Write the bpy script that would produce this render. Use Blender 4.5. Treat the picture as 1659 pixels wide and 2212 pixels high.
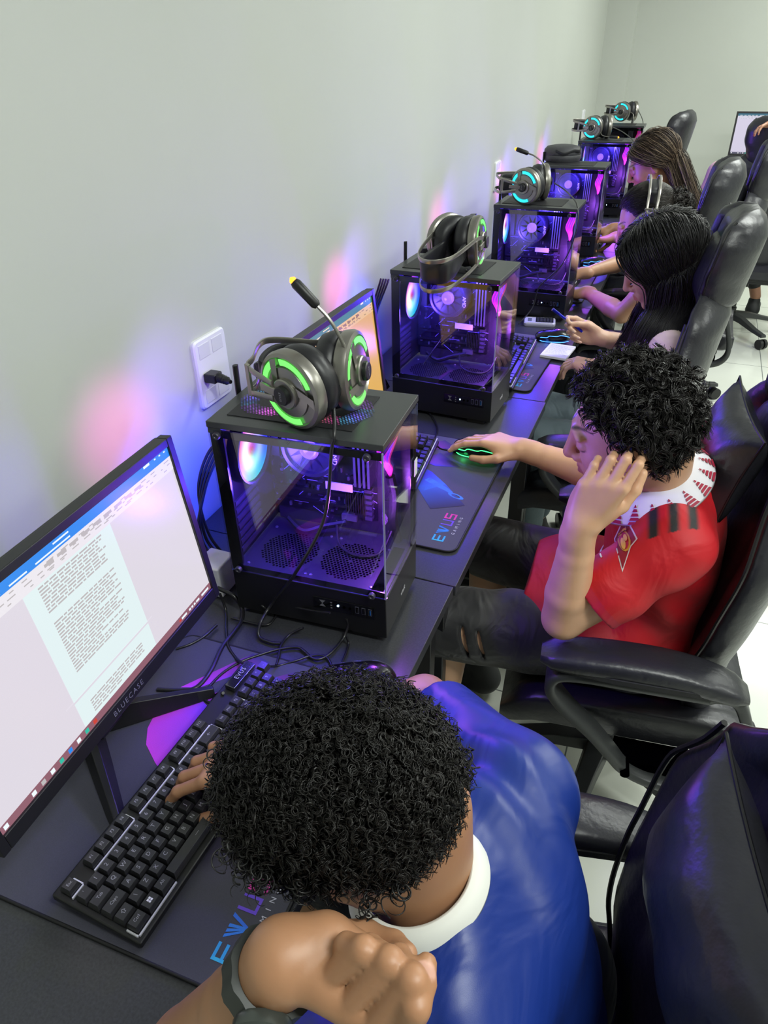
import bpy, math, random
import numpy as np
from mathutils import Vector, Matrix
random.seed(7); rng = np.random.default_rng(7)
for o in list(bpy.data.objects): bpy.data.objects.remove(o)
SKIP = ''
SC = bpy.context.scene; COL = SC.collection

# ---------------------------------------------------------------- camera
FPX = 1539.32; CPX, CPY = 829.5, 1106.0
CAM = np.array([0.926, -1.0912, 1.646]); YAW, PITCH, ROLL = 0.39252, 0.58414, -0.02291
fw = np.array([-math.sin(YAW)*math.cos(PITCH), math.cos(YAW)*math.cos(PITCH), -math.sin(PITCH)])
r0 = np.array([math.cos(YAW), math.sin(YAW), 0.0]); u0 = np.cross(r0, fw)
rt = math.cos(ROLL)*r0 + math.sin(ROLL)*u0; up = -math.sin(ROLL)*r0 + math.cos(ROLL)*u0
cd = bpy.data.cameras.new('camera'); cam = bpy.data.objects.new('camera', cd); COL.objects.link(cam)
cam.matrix_world = Matrix(((rt[0], up[0], -fw[0], CAM[0]), (rt[1], up[1], -fw[1], CAM[1]), (rt[2], up[2], -fw[2], CAM[2]), (0, 0, 0, 1)))
cd.sensor_fit = 'HORIZONTAL'; cd.sensor_width = 36; cd.lens = FPX/1659*36; cd.clip_start = 0.02
SC.camera = cam

def at(px, py, X=None, Y=None, Z=None, D=None):
    """the world point seen at a photo pixel, on a plane X=, Y= or Z=, or at distance D"""
    d = fw + (px-CPX)/FPX*rt - (py-CPY)/FPX*up
    if X is not None: t = (X-CAM[0])/d[0]
    elif Y is not None: t = (Y-CAM[1])/d[1]
    elif Z is not None: t = (Z-CAM[2])/d[2]
    else: t = D/np.linalg.norm(d)
    return CAM+t*d

# ---------------------------------------------------------------- view, world, lights
SC.view_settings.view_transform = 'Standard'; SC.view_settings.look = 'None'
SC.view_settings.exposure = 0.0; SC.view_settings.gamma = 1.0; SC.view_settings.use_curve_mapping = False
SC.cycles.use_denoising = True
SC.cycles.max_bounces = 8; SC.cycles.transparent_max_bounces = 24; SC.cycles.sample_clamp_indirect = 6
w = bpy.data.worlds.new('world'); SC.world = w; w.use_nodes = True
w.node_tree.nodes['Background'].inputs[0].default_value = (0.72, 0.78, 0.74, 1)
w.node_tree.nodes['Background'].inputs[1].default_value = 0.25
def area(name, loc, size, power, color, rot=(0, 0, 0), sizey=None):
    l = bpy.data.lights.new(name, 'AREA'); l.energy = power; l.color = color; l.size = size
    if sizey: l.shape = 'RECTANGLE'; l.size_y = sizey
    o = bpy.data.objects.new(name, l); o.location = loc; o.rotation_euler = rot; COL.objects.link(o); return o
def point(name, loc, r, power, color, parent=None):
    l = bpy.data.lights.new(name, 'POINT'); l.energy = power; l.color = color; l.shadow_soft_size = r
    o = bpy.data.objects.new(name, l); o.location = loc; COL.objects.link(o)
    if parent: o.parent = parent
    return o
WHITE = (0.95, 1.0, 0.94)
for y, pw in ((-0.9, 47), (1.7, 54), (4.2, 64)):
    area('ceiling_lamp', (1.95, y, 2.78), 1.2, pw, WHITE, (0, 0, 0), 0.35)
area('ceiling_lamp', (3.6, 0.6, 2.78), 1.2, 38, WHITE, (0, 0, 0), 0.35)
area('ceiling_lamp', (3.6, 3.4, 2.78), 1.2, 38, WHITE, (0, 0, 0), 0.35)

# ---------------------------------------------------------------- materials
def lin(c):
    if isinstance(c, str):
        c = [int(c[i:i+2], 16)/255 for i in (0, 2, 4)]
    return tuple((x/12.92 if x <= 0.04045 else ((x+0.055)/1.055)**2.4) for x in c[:3])
MATS = {}
def mat(name, color='808080', rough=0.5, metal=0.0, emit=None, estr=1.0, noise=None, bump=None, spec=0.5, coat=0.0, sss=0.0, attr=None, sheen=0.0, aniso=None):
    if name in MATS: return MATS[name]
    m = bpy.data.materials.new(name); m.use_nodes = True; nt = m.node_tree; b = nt.nodes['Principled BSDF']
    c = lin(color) if isinstance(color, str) else color
    b.inputs['Base Color'].default_value = (*c, 1); b.inputs['Roughness'].default_value = rough
    b.inputs['Metallic'].default_value = metal; b.inputs['Specular IOR Level'].default_value = spec
    b.inputs['Coat Weight'].default_value = coat; b.inputs['Coat Roughness'].default_value = 0.15
    b.inputs['Sheen Weight'].default_value = sheen
    if sss: b.inputs['Subsurface Weight'].default_value = sss; b.inputs['Subsurface Radius'].default_value = (0.012, 0.005, 0.003); b.inputs['Subsurface Scale'].default_value = 1
    if emit is not None:
        e = lin(emit) if isinstance(emit, str) else emit
        b.inputs['Emission Color'].default_value = (*e, 1); b.inputs['Emission Strength'].default_value = estr
    src = None
    if attr:
        a = nt.nodes.new('ShaderNodeVertexColor'); a.layer_name = 'Col'; src = a.outputs['Color']
        if attr == 'emit':
            nt.links.new(src, b.inputs['Emission Color']); b.inputs['Emission Strength'].default_value = estr
            b.inputs['Base Color'].default_value = (0.01, 0.01, 0.01, 1)
        else: nt.links.new(src, b.inputs['Base Color'])
    tc = nt.nodes.new('ShaderNodeTexCoord')
    if noise:   # (scale, amount)
        n = nt.nodes.new('ShaderNodeTexNoise'); n.inputs['Scale'].default_value = noise[0]; n.inputs['Detail'].default_value = 4
        nt.links.new(tc.outputs['Object'], n.inputs['Vector'])
        mr = nt.nodes.new('ShaderNodeMapRange'); mr.inputs[1].default_value = 0.3; mr.inputs[2].default_value = 0.7
        mr.inputs[3].default_value = 1-noise[1]; mr.inputs[4].default_value = 1+noise[1]; nt.links.new(n.outputs[0], mr.inputs[0])
        mx = nt.nodes.new('ShaderNodeVectorMath'); mx.operation = 'SCALE'
        if src and attr != 'emit': nt.links.new(src, mx.inputs[0])
        else: mx.inputs[0].default_value = c
        nt.links.new(mr.outputs[0], mx.inputs['Scale']); nt.links.new(mx.outputs[0], b.inputs['Base Color'])
    if bump:    # (scale, strength, distance)
        n = nt.nodes.new('ShaderNodeTexNoise'); n.inputs['Scale'].default_value = bump[0]; n.inputs['Detail'].default_value = 3
        nt.links.new(tc.outputs['Object'], n.inputs['Vector'])
        bp = nt.nodes.new('ShaderNodeBump'); bp.inputs['Strength'].default_value = bump[1]; bp.inputs['Distance'].default_value = bump[2]
        nt.links.new(n.outputs[0], bp.inputs['Height']); nt.links.new(bp.outputs[0], b.inputs['Normal'])
    MATS[name] = m; return m
def glass(name, tint=(0.9, 0.9, 0.93), ior=1.5):
    if name in MATS: return MATS[name]
    m = bpy.data.materials.new(name); m.use_nodes = True; nt = m.node_tree
    nt.nodes.remove(nt.nodes['Principled BSDF']); out = nt.nodes['Material Output']
    t = nt.nodes.new('ShaderNodeBsdfTransparent'); t.inputs[0].default_value = (*tint, 1)
    g = nt.nodes.new('ShaderNodeBsdfGlossy'); g.inputs['Roughness'].default_value = 0.01; g.inputs[0].default_value = (1, 1, 1, 1)
    lw = nt.nodes.new('ShaderNodeLayerWeight'); lw.inputs[0].default_value = 0.5
    pw = nt.nodes.new('ShaderNodeMath'); pw.operation = 'POWER'; pw.inputs[1].default_value = 4.0; nt.links.new(lw.outputs['Facing'], pw.inputs[0])
    f = nt.nodes.new('ShaderNodeMath'); f.operation = 'MULTIPLY_ADD'; f.inputs[1].default_value = 0.9; f.inputs[2].default_value = 0.05; nt.links.new(pw.outputs[0], f.inputs[0])
    mx = nt.nodes.new('ShaderNodeMixShader'); nt.links.new(f.outputs[0], mx.inputs[0]); nt.links.new(t.outputs[0], mx.inputs[1]); nt.links.new(g.outputs[0], mx.inputs[2])
    nt.links.new(mx.outputs[0], out.inputs[0]); MATS[name] = m; return m

# ---------------------------------------------------------------- mesh building
def rotz(a): c, s = math.cos(a), math.sin(a); return np.array([[c, -s, 0], [s, c, 0], [0, 0, 1.]])
def rotx(a): c, s = math.cos(a), math.sin(a); return np.array([[1., 0, 0], [0, c, -s], [0, s, c]])
def roty(a): c, s = math.cos(a), math.sin(a); return np.array([[c, 0, s], [0, 1., 0], [-s, 0, c]])
def nrm(v): v = np.asarray(v, float); return v/(np.linalg.norm(v)+1e-12)
def frame(d, ref=(0, 0, 1)):
    d = nrm(d); ref = np.asarray(ref, float)
    if abs(d@nrm(ref)) > 0.97: ref = np.array([1., 0, 0])
    a = nrm(np.cross(ref, d)); b = np.cross(d, a); return a, b
class MB:
    def __init__(s): s.v = []; s.f = []; s.m = []; s.c = []; s.col = None
    def add(s, v, f, m=0):
        o = len(s.v); s.v.extend([tuple(p) for p in v]); s.f.extend([tuple(i+o for i in q) for q in f]); s.m.extend([m]*len(f))
        if s.col is not None: s.c.extend([s.col]*len(v))
        return s
    def box(s, c, size, R=None, m=0):
        c = np.asarray(c, float); h = np.asarray(size, float)/2
        v = np.array([[x, y, z] for x in (-1, 1) for y in (-1, 1) for z in (-1, 1)])*h
        if R is not None: v = v@np.asarray(R).T
        return s.add(v+c, [(0, 1, 3, 2), (4, 6, 7, 5), (0, 4, 5, 1), (2, 3, 7, 6), (0, 2, 6, 4), (1, 5, 7, 3)], m)
    def loft(s, rings, closed=True, caps=True, m=0):
        n = len(rings[0]); v = [p for r in rings for p in r]; f = []
        for i in range(len(rings)-1):
            for j in range(n if closed else n-1):
                k = (j+1) % n; f.append((i*n+j, i*n+k, (i+1)*n+k, (i+1)*n+j))
        if caps and closed: f.append(tuple(range(n))[::-1]); f.append(tuple(range((len(rings)-1)*n, len(rings)*n)))
        return s.add(v, f, m)
    def cyl(s, a, b, r, n=20, r2=None, m=0, caps=True):
        a = np.asarray(a, float); b = np.asarray(b, float); x, y = frame(b-a); r2 = r if r2 is None else r2
        R = [[p+q*(x*math.cos(t)+y*math.sin(t)) for t in np.linspace(0, 2*math.pi, n, endpoint=False)] for p, q in ((a, r), (b, r2))]
        return s.loft(R, caps=caps, m=m)
    def lathe(s, a, axis, prof, n=28, m=0, caps=True):
        a = np.asarray(a, float); axis = nrm(axis); x, y = frame(axis)
        return s.loft([[a+axis*h+r*(x*math.cos(t)+y*math.sin(t)) for t in np.linspace(0, 2*math.pi, n, endpoint=False)] for r, h in prof], m=m, caps=caps)
    def tube(s, pts, r, n=8, m=0, flat=None, ref=(0, 0, 1)):
        pts = np.asarray(pts, float); k = len(pts); rr = np.broadcast_to(np.asarray(r, float), (k,))
        T = np.gradient(pts, axis=0); x, _ = frame(T[0], ref); R = []
        for i in range(k):
            t = nrm(T[i]); x = nrm(x-t*(x@t)); y = np.cross(t, x)
            fx, fy = (1, 1) if flat is None else flat
            R.append([pts[i]+rr[i]*(fx*x*math.cos(a)+fy*y*math.sin(a)) for a in np.linspace(0, 2*math.pi, n, endpoint=False)])
        return s.loft(R, m=m)
    def rect(s, pts, w, t, ref=(0, 1, 0), m=0, closed=False):
        """a bar of w x t section swept along pts; w lies along ref"""
        pts = np.asarray(pts, float); k = len(pts); ref = nrm(ref)
        T = np.gradient(pts, axis=0) if not closed else np.array([pts[(i+1) % k]-pts[i-1] for i in range(k)])
        ww = np.broadcast_to(np.asarray(w, float), (k,)); tt = np.broadcast_to(np.asarray(t, float), (k,)); R = []
        for i in range(k):
            nn = nrm(np.cross(nrm(T[i]), ref)); a = ref*ww[i]/2; b = nn*tt[i]/2
            R.append([pts[i]+a*.8+b, pts[i]+a+b*.6, pts[i]+a-b*.6, pts[i]+a*.8-b, pts[i]-a*.8-b, pts[i]-a-b*.6, pts[i]-a+b*.6, pts[i]-a*.8+b])
        if closed: R.append(R[0])
        return s.loft(R, m=m, caps=not closed)
    def quad(s, a, b, c, d, m=0): return s.add([a, b, c, d], [(0, 1, 2, 3)], m)
    def text(s, body, size, origin, ex, ey, m=0, align='CENTER', extrude=0.0, space=1.0, shear=0.0):
        cu = bpy.data.curves.new('t', 'FONT'); cu.body = body; cu.size = size; cu.align_x = align; cu.align_y = 'CENTER'; cu.extrude = extrude
        cu.space_character = space; cu.shear = shear; cu.resolution_u = 2
        ob = bpy.data.objects.new('t', cu); me = bpy.data.meshes.new_from_object(ob)
        ex = nrm(ex); ey = nrm(ey); ez = np.cross(ex, ey); o = np.asarray(origin, float)
        s.add([o+ex*v.co.x+ey*v.co.y+ez*v.co.z for v in me.vertices], [tuple(p.vertices) for p in me.polygons], m)
        bpy.data.objects.remove(ob); bpy.data.meshes.remove(me); bpy.data.curves.remove(cu); return s
    def build(s, name, mats, parent=None, smooth=30, bevel=0, subsurf=0, xf=None, kind=None, label=None):
        me = bpy.data.meshes.new(name); v = np.array(s.v, float)
        if xf is not None: v = v@np.asarray(xf[0]).T+np.asarray(xf[1])
        me.from_pydata(v.tolist(), [], s.f)
        for q in (mats if isinstance(mats, (list, tuple)) else [mats]): me.materials.append(q)
        me.polygons.foreach_set('material_index', s.m)
        if s.c:
            a = me.color_attributes.new('Col', 'FLOAT_COLOR', 'POINT'); a.data.foreach_set('color', np.array([(*c, 1) for c in s.c]).ravel())
        if smooth is not None:
            me.shade_smooth(); me.set_sharp_from_angle(angle=math.radians(smooth))
        me.update(); o = bpy.data.objects.new(name, me); COL.objects.link(o)
        if parent is not None: o.parent = parent
        if bevel:
            b = o.modifiers.new('bevel', 'BEVEL'); b.width = bevel; b.segments = 2; b.limit_method = 'ANGLE'; b.angle_limit = math.radians(40); b.harden_normals = True
        if subsurf:
            b = o.modifiers.new('sub', 'SUBSURF'); b.levels = subsurf; b.render_levels = subsurf
        if kind: o['kind'] = kind
        if label: o['label'] = label
        return o
def tag(o, label, cat, group=None, kind=None):
    o['label'] = label; o['category'] = cat
    if group: o['group'] = group
    if kind: o['kind'] = kind
    return o
def thing(name, label, cat, loc=(0, 0, 0), rz=0.0, group=None):
    o = bpy.data.objects.new(name, None); COL.objects.link(o); o.location = loc; o.rotation_euler = (0, 0, rz); o.empty_display_size = .05
    return tag(o, label, cat, group)
def children(o): return [c for c in bpy.data.objects if c.parent == o]
def copy_tree(o, parent=None):
    kids = CH.get(o) or children(o)
    c = o.copy(); COL.objects.link(c); c.parent = parent
    if o in CH or kids:
        CH[o] = kids
    for k in kids: copy_tree(k, c)
    return c
CH = {}
def dup(o, loc, rz, label, group=None):
    c = copy_tree(o); c.location = loc; c.rotation_euler = (0, 0, rz); c['label'] = label
    if group: c['group'] = group
    return c
def spline(pts, n=40):
    """Catmull-Rom through pts"""
    P = np.asarray(pts, float); P = np.vstack([2*P[0]-P[1], P, 2*P[-1]-P[-2]]); out = []
    k = len(P)-3; per = max(2, n//k)
    for i in range(k):
        a, b, c, d = P[i:i+4]
        for t in np.linspace(0, 1, per, endpoint=(i == k-1)):
            out.append(0.5*((2*b)+(-a+c)*t+(2*a-5*b+4*c-d)*t*t+(-a+3*b-3*c+d)*t**3))
    return np.array(out)
def cable(pts, r, m, label, cat='cable', name='cable', group=None, n=60, sides=7):
    o = MB().tube(spline(pts, n), r, sides).build(name, m, smooth=60); return tag(o, label, cat, group)

# ---------------------------------------------------------------- shapes grown from a distance field
INF = 10.0
class SDF:
    """smoothly blended solids sampled on a grid, then skinned as one continuous surface"""
    def __init__(s, k=0.012): s.p = []; s.k = k; s.cols = []
    def cap(s, a, b, ra, rb=None, k=None, op='u'):
        a = np.asarray(a, float); b = np.asarray(b, float); rb = ra if rb is None else rb; r = max(ra, rb)
        def f(P, a=a, b=b, ra=ra, rb=rb):
            ab = b-a; q = P-a; t = np.clip((q@ab)/max(ab@ab, 1e-12), 0, 1)
            return np.linalg.norm(q-t[..., None]*ab, axis=-1)-(ra+(rb-ra)*t)
        s.p.append((f, np.minimum(a, b)-r, np.maximum(a, b)+r, s.k if k is None else k, op)); return s
    def chain(s, pts, rs, k=None):
        for i in range(len(pts)-1): s.cap(pts[i], pts[i+1], rs[i], rs[i+1], k)
        return s
    def ell(s, c, r, R=None, k=None, op='u'):
        c = np.asarray(c, float); r = np.asarray(r, float); R = np.eye(3) if R is None else np.asarray(R)
        ext = np.sqrt(((R*r)**2).sum(1))
        def f(P, c=c, r=r, R=R):
            q = (P-c)@R; k0 = np.linalg.norm(q/r, axis=-1); k1 = np.linalg.norm(q/(r*r), axis=-1)
            return k0*(k0-1)/np.maximum(k1, 1e-9)
        s.p.append((f, c-ext, c+ext, s.k if k is None else k, op)); return s
    def box(s, c, h, R=None, r=0.01, k=None, op='u'):
        c = np.asarray(c, float); h = np.asarray(h, float); R = np.eye(3) if R is None else np.asarray(R); ext = (np.abs(R)*h).sum(1)
        def f(P, c=c, h=h, R=R, r=r):
            q = np.abs((P-c)@R)-(h-r); return np.linalg.norm(np.maximum(q, 0), axis=-1)+np.minimum(q.max(-1), 0)-r
        s.p.append((f, c-ext, c+ext, s.k if k is None else k, op)); return s
    def cone(s, a, b, ra, rb, k=None, op='u', flat=None, ref=(0, 0, 1)):
        """a limb with flat ends (a sleeve, a trouser leg)"""
        a = np.asarray(a, float); b = np.asarray(b, float); r = max(ra, rb)*1.5; d = nrm(b-a); L = np.linalg.norm(b-a); fx, fy = flat or (1, 1); x, y = frame(d, ref)
        def f(P, a=a):
            q = P-a; t = q@d; u = q@x/fx; v = q@y/fy; rr = np.sqrt(u*u+v*v)-(ra+(rb-ra)*np.clip(t/L, 0, 1))
            cp = np.sqrt(u*u+v*v+np.minimum(t, 0)**2)-ra; rr = np.where(t < 0, cp, rr)
            return np.maximum(rr*min(fx, fy), t-L)
        s.p.append((f, np.minimum(a, b)-r, np.maximum(a, b)+r, s.k if k is None else k, op)); return s
    def plane(s, p, n, c=None, R=None):
        """cut away everything on the n side of p (within radius R of c)"""
        p = np.asarray(p, float); n = nrm(n)
        def f(P): return (P-p)@n
        if R is None: s.p.append((f, None, None, 0, 'c'))
        else: s.p.append((f, np.asarray(c)-R, np.asarray(c)+R, 0, 'c'))
        return s
    def warp(s, fn, lo=None, hi=None): s.p.append((fn, lo, hi, 0, 'w')); return s
    def color(s, c, r, col, soft=0.004): s.cols.append((np.asarray(c, float), np.atleast_1d(np.asarray(r, float)), col, soft, None)); return s
    def colorf(s, fn, col): s.cols.append((None, None, col, None, fn)); return s
    def mesh(s, h):
        lo = np.min([q[1] for q in s.p if q[1] is not None and q[4] == 'u'], axis=0)-3*h; hi = np.max([q[2] for q in s.p if q[2] is not None and q[4] == 'u'], axis=0)+3*h
        n = np.ceil((hi-lo)/h).astype(int)+1; F = np.full(n, INF, np.float32)
        ax = [lo[i]+h*np.arange(n[i]) for i in range(3)]
        for f, a, b, k, op in s.p:
            if a is None: i0 = np.zeros(3, int); i1 = n
            else:
                m = (3*h+1.2*k) if op != 'c' else 0
                i0 = np.clip(np.floor((a-m-lo)/h).astype(int), 0, n-1); i1 = np.clip(np.ceil((b+m-lo)/h).astype(int)+1, 1, n)
            if (i1 <= i0).any(): continue
            sl = tuple(slice(i0[j], i1[j]) for j in range(3))
            G = F[sl]
            if op in 'cw':
                M = np.abs(G) < (0.05 if op == 'w' else INF+1)
                if op == 'c' : M = G < 0.05
                ii = np.nonzero(M)
                if len(ii[0]) == 0: continue
                P = np.stack([ax[j][i0[j]+ii[j]] for j in range(3)], -1)
                if op == 'c': G[ii] = np.maximum(G[ii], f(P))
                else: G[ii] = G[ii]+f(P)
                continue
            P = np.stack(np.meshgrid(*[ax[j][i0[j]:i1[j]] for j in range(3)], indexing='ij'), -1)
            d = f(P).astype(np.float32)
            if op == 'u':
                if k > 0: hh = np.maximum(k-np.abs(G-d), 0)/k; F[sl] = np.minimum(G, d)-hh*hh*k*0.25
                else: F[sl] = np.minimum(G, d)
            else:
                d = -d
                if k > 0: hh = np.maximum(k-np.abs(G-d), 0)/k; F[sl] = np.maximum(G, d)+hh*hh*k*0.25
                else: F[sl] = np.maximum(G, d)
        S = F < 0
        nx, ny, nz = n-1
        C = [S[i:i+nx, j:j+ny, k:k+nz] for i in (0, 1) for j in (0, 1) for k in (0, 1)]
        allv = np.logical_and.reduce(C); anyv = np.logical_or.reduce(C); A = anyv & ~allv
        I = np.argwhere(A); idx = np.full(A.shape, -1, np.int64); idx[A] = np.arange(len(I))
        val = {}
        for i in (0, 1):
            for j in (0, 1):
                for k in (0, 1): val[(i, j, k)] = F[I[:, 0]+i, I[:, 1]+j, I[:, 2]+k].astype(float)
        acc = np.zeros((len(I), 3)); cnt = np.zeros(len(I))
        for axi in range(3):
            o = [q for q in range(3) if q != axi]
            for p in (0, 1):
                for q in (0, 1):
                    a = [0, 0, 0]; a[o[0]] = p; a[o[1]] = q; b = list(a); b[axi] = 1
                    va, vb = val[tuple(a)], val[tuple(b)]; m = (va < 0) != (vb < 0)
                    t = np.zeros(len(I)); t[m] = va[m]/(va[m]-vb[m]); pt = np.tile(np.array(a, float), (len(I), 1)); pt[:, axi] = t
                    acc[m] += pt[m]; cnt[m] += 1
        V = lo+h*(I+acc/cnt[:, None]); quads = []
        for axi in range(3):
            o = [(axi+1) % 3, (axi+2) % 3]
            s0 = [slice(None)]*3; s1 = [slice(None)]*3; s0[axi] = slice(0, -1); s1[axi] = slice(1, None)
            E = S[tuple(s0)] != S[tuple(s1)]; K = np.argwhere(E)
            K = K[(K[:, o[0]] > 0) & (K[:, o[1]] > 0) & (K[:, o[0]] < n[o[0]]-1) & (K[:, o[1]] < n[o[1]]-1)]
            def g(d0, d1):
                q = K.copy(); q[:, o[0]] += d0; q[:, o[1]] += d1; return idx[q[:, 0], q[:, 1], q[:, 2]]
            Q = np.stack([g(-1, -1), g(0, -1), g(0, 0), g(-1, 0)], 1); inside = S[K[:, 0], K[:, 1], K[:, 2]]
            Q[~inside] = Q[~inside][:, ::-1]; quads.append(Q[(Q >= 0).all(1)])
        return V, np.concatenate(quads)
    def build(s, name, m, h, parent=None, base=(0.5, 0.5, 0.5), smooth_it=2, kind=None, label=None, matf=None, hide_under=None):
        V, Q = s.mesh(h)
        for _ in range(smooth_it):      # light fairing
            acc = np.zeros_like(V); cnt = np.zeros(len(V))
            for a, b in ((0, 1), (1, 2), (2, 3), (3, 0)):
                np.add.at(acc, Q[:, a], V[Q[:, b]]); np.add.at(cnt, Q[:, a], 1)
                np.add.at(acc, Q[:, b], V[Q[:, a]]); np.add.at(cnt, Q[:, b], 1)
            V = V*0.5+0.5*acc/np.maximum(cnt, 1)[:, None]
        me = fastmesh(name, V, Q)
        for q in (m if isinstance(m, (list, tuple)) else [m]): me.materials.append(q)
        c = np.tile(np.array(base, float), (len(V), 1))
        for p, r, col, soft, fn in s.cols:
            if fn is not None: wgt = fn(V)
            else:
                wgt = np.clip(1-(np.linalg.norm((V-p)/(r if len(r) == 3 else 1), axis=1)-(1 if len(r) == 3 else r[0]))/(soft/(r.mean() if len(r) == 3 else 1)), 0, 1)
            c = c*(1-wgt[:, None])+np.array(col)*wgt[:, None]
        a = me.color_attributes.new('Col', 'FLOAT_COLOR', 'POINT'); a.data.foreach_set('color', np.hstack([c, np.ones((len(V), 1))]).astype(np.float32).ravel())
        if matf is not None:
            cen = V[Q].mean(1); me.polygons.foreach_set('material_index', matf(cen).astype(np.int32))
        o = bpy.data.objects.new(name, me); COL.objects.link(o)
        if parent is not None: o.parent = parent
        if kind: o['kind'] = kind
        if label: o['label'] = label
        return o
def fastmesh(name, V, Q):
    me = bpy.data.meshes.new(name); k = Q.shape[1]; me.vertices.add(len(V)); me.vertices.foreach_set('co', V.astype(np.float32).ravel())
    me.loops.add(Q.size); me.loops.foreach_set('vertex_index', Q.astype(np.int32).ravel()); me.polygons.add(len(Q))
    me.polygons.foreach_set('loop_start', np.arange(0, Q.size, k, dtype=np.int32)); me.update(calc_edges=True); me.shade_smooth(); return me
# ================================================================ the room
M_wall = mat('wall_paint', 'bcbfb9', 0.75, noise=(1.5, 0.02), bump=(60, 0.08, 0.002))
M_ceil = mat('ceiling_paint', 'e6e6e2', 0.9)
M_blackplastic = mat('black_plastic', '131316', 0.42, bump=(900, 0.15, 0.0004))
M_gloss = mat('gloss_black_plastic', '0b0b0d', 0.12)
M_white = mat('white_plastic', 'e4e4ea', 0.35)
WX = 0.03
def tile_floor():
    m = bpy.data.materials.new('porcelain_floor_tiles'); m.use_nodes = True; nt = m.node_tree; b = nt.nodes['Principled BSDF']
    tc = nt.nodes.new('ShaderNodeTexCoord'); mp = nt.nodes.new('ShaderNodeMapping'); mp.inputs['Location'].default_value = (0.31, 0.18, 0)
    br = nt.nodes.new('ShaderNodeTexBrick'); br.offset = 0.0; br.inputs['Scale'].default_value = 1
    br.inputs['Brick Width'].default_value = 0.6; br.inputs['Row Height'].default_value = 0.6; br.inputs['Mortar Size'].default_value = 0.0022
    br.inputs['Color1'].default_value = (*lin('d3d6cb'), 1); br.inputs['Color2'].default_value = (*lin('cfd2c8'), 1); br.inputs['Mortar'].default_value = (*lin('6f7370'), 1)
    nt.links.new(tc.outputs['Object'], mp.inputs[0]); nt.links.new(mp.outputs[0], br.inputs[0])
    wv = nt.nodes.new('ShaderNodeTexNoise'); wv.inputs['Scale'].default_value = 1.6; wv.inputs['Detail'].default_value = 8; wv.inputs['Distortion'].default_value = 1.5
    nt.links.new(tc.outputs['Object'], wv.inputs[0]); mr = nt.nodes.new('ShaderNodeMapRange'); mr.inputs[1].default_value = .4; mr.inputs[2].default_value = .6; mr.inputs[3].default_value = 1.0; mr.inputs[4].default_value = .93
    nt.links.new(wv.outputs[0], mr.inputs[0]); mx = nt.nodes.new('ShaderNodeVectorMath'); mx.operation = 'SCALE'
    nt.links.new(br.outputs[0], mx.inputs[0]); nt.links.new(mr.outputs[0], mx.inputs['Scale']); nt.links.new(mx.outputs[0], b.inputs['Base Color'])
    b.inputs['Roughness'].default_value = 0.12; return m
def struct(name, m, *boxes, bevel=0):
    b = MB()
    for c, sz in boxes: b.box(c, sz)
    return b.build(name, m, smooth=None, kind='structure', bevel=bevel)
YB = 5.86
struct('floor', tile_floor(), ((2.5, 1.5, -0.05), (5.2, 9.4, 0.1)))
struct('ceiling', M_ceil, ((2.5, 1.5, 2.85), (5.2, 9.4, 0.1)))
struct('wall_left', M_wall, ((WX-0.05, 1.5, 1.4), (0.1, 9.4, 2.9)))
struct('wall_far', M_wall, ((2.5, YB+0.20, 1.4), (5.2, 0.1, 2.9)))
struct('wall_corner_pier', M_wall, ((WX+0.11, YB+0.075, 1.4), (0.22, 0.15, 2.8)))
struct('wall_right', M_wall, ((5.1, 1.5, 1.4), (0.1, 9.4, 2.9)))
struct('wall_near', M_wall, ((2.5, -3.2, 1.4), (5.2, 0.1, 2.9)))
struct('baseboard_far', mat('skirting', 'dfe0da', .4), ((2.5, YB+0.143, 0.05), (5.0, 0.014, 0.1)))

# ---- desks: thin dark board on black steel legs, set end to end
M_desk = mat('dark_laminate_desktop', '323337', 0.32, noise=(300, 0.25), bump=(500, 0.15, 0.0004))
M_steel = mat('black_powder_coated_steel', '1b1b1e', 0.38)
DZ = 0.75; seams = [-0.96, -0.038, 0.8686, 1.79, 2.72, 3.65, 4.6]
dl = ['nearest black desk, holding the white document monitor and keyboard', 'second black desk, under the tower with the orange-screen monitor behind',
      'third black desk, with the notepad and calculator on it', 'fourth black desk, beside the woman wearing a headset',
      'fifth black desk, beside the woman with long brown hair', 'farthest black desk of the row, by the far wall']
for i in range(6):
    y0, y1 = seams[i]+.0015, seams[i+1]-.0015; xf = (0.6345, 0.6385, 0.634, .636, .635, .636)[i]
    t = thing('computer_desk', dl[i], 'desk', (0.33, (y0+y1)/2, 0), group='black computer desks along the wall'); L = y1-y0; hx0 = WX+.012-.33; hx1 = xf-.33
    MB().box(((hx0+hx1)/2, 0, DZ-0.0125), (hx1-hx0, L, 0.025)).build('desktop', M_desk, t, smooth=None, bevel=0.0015)
    for sy in (-1, 1):
        b = MB(); yy = sy*(L/2-0.035)
        b.box((hx1-0.05, yy, (DZ-.025)/2), (0.045, 0.03, DZ-.026)); b.box((hx0+.06, yy, (DZ-.025)/2), (0.04, 0.03, DZ-.026))
        b.box(((hx0+hx1)/2, yy, DZ-.05), (hx1-hx0-.1, .03, .03)); b.box(((hx0+hx1)/2, yy, .03), (hx1-hx0-.1, .03, .03))
        b.build('leg', M_steel, t, smooth=None, bevel=.003)
    MB().box((hx0+.06, 0, DZ-.15), (.018, L-.11, .22)).build('back_panel', M_steel, t, smooth=None)

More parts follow.
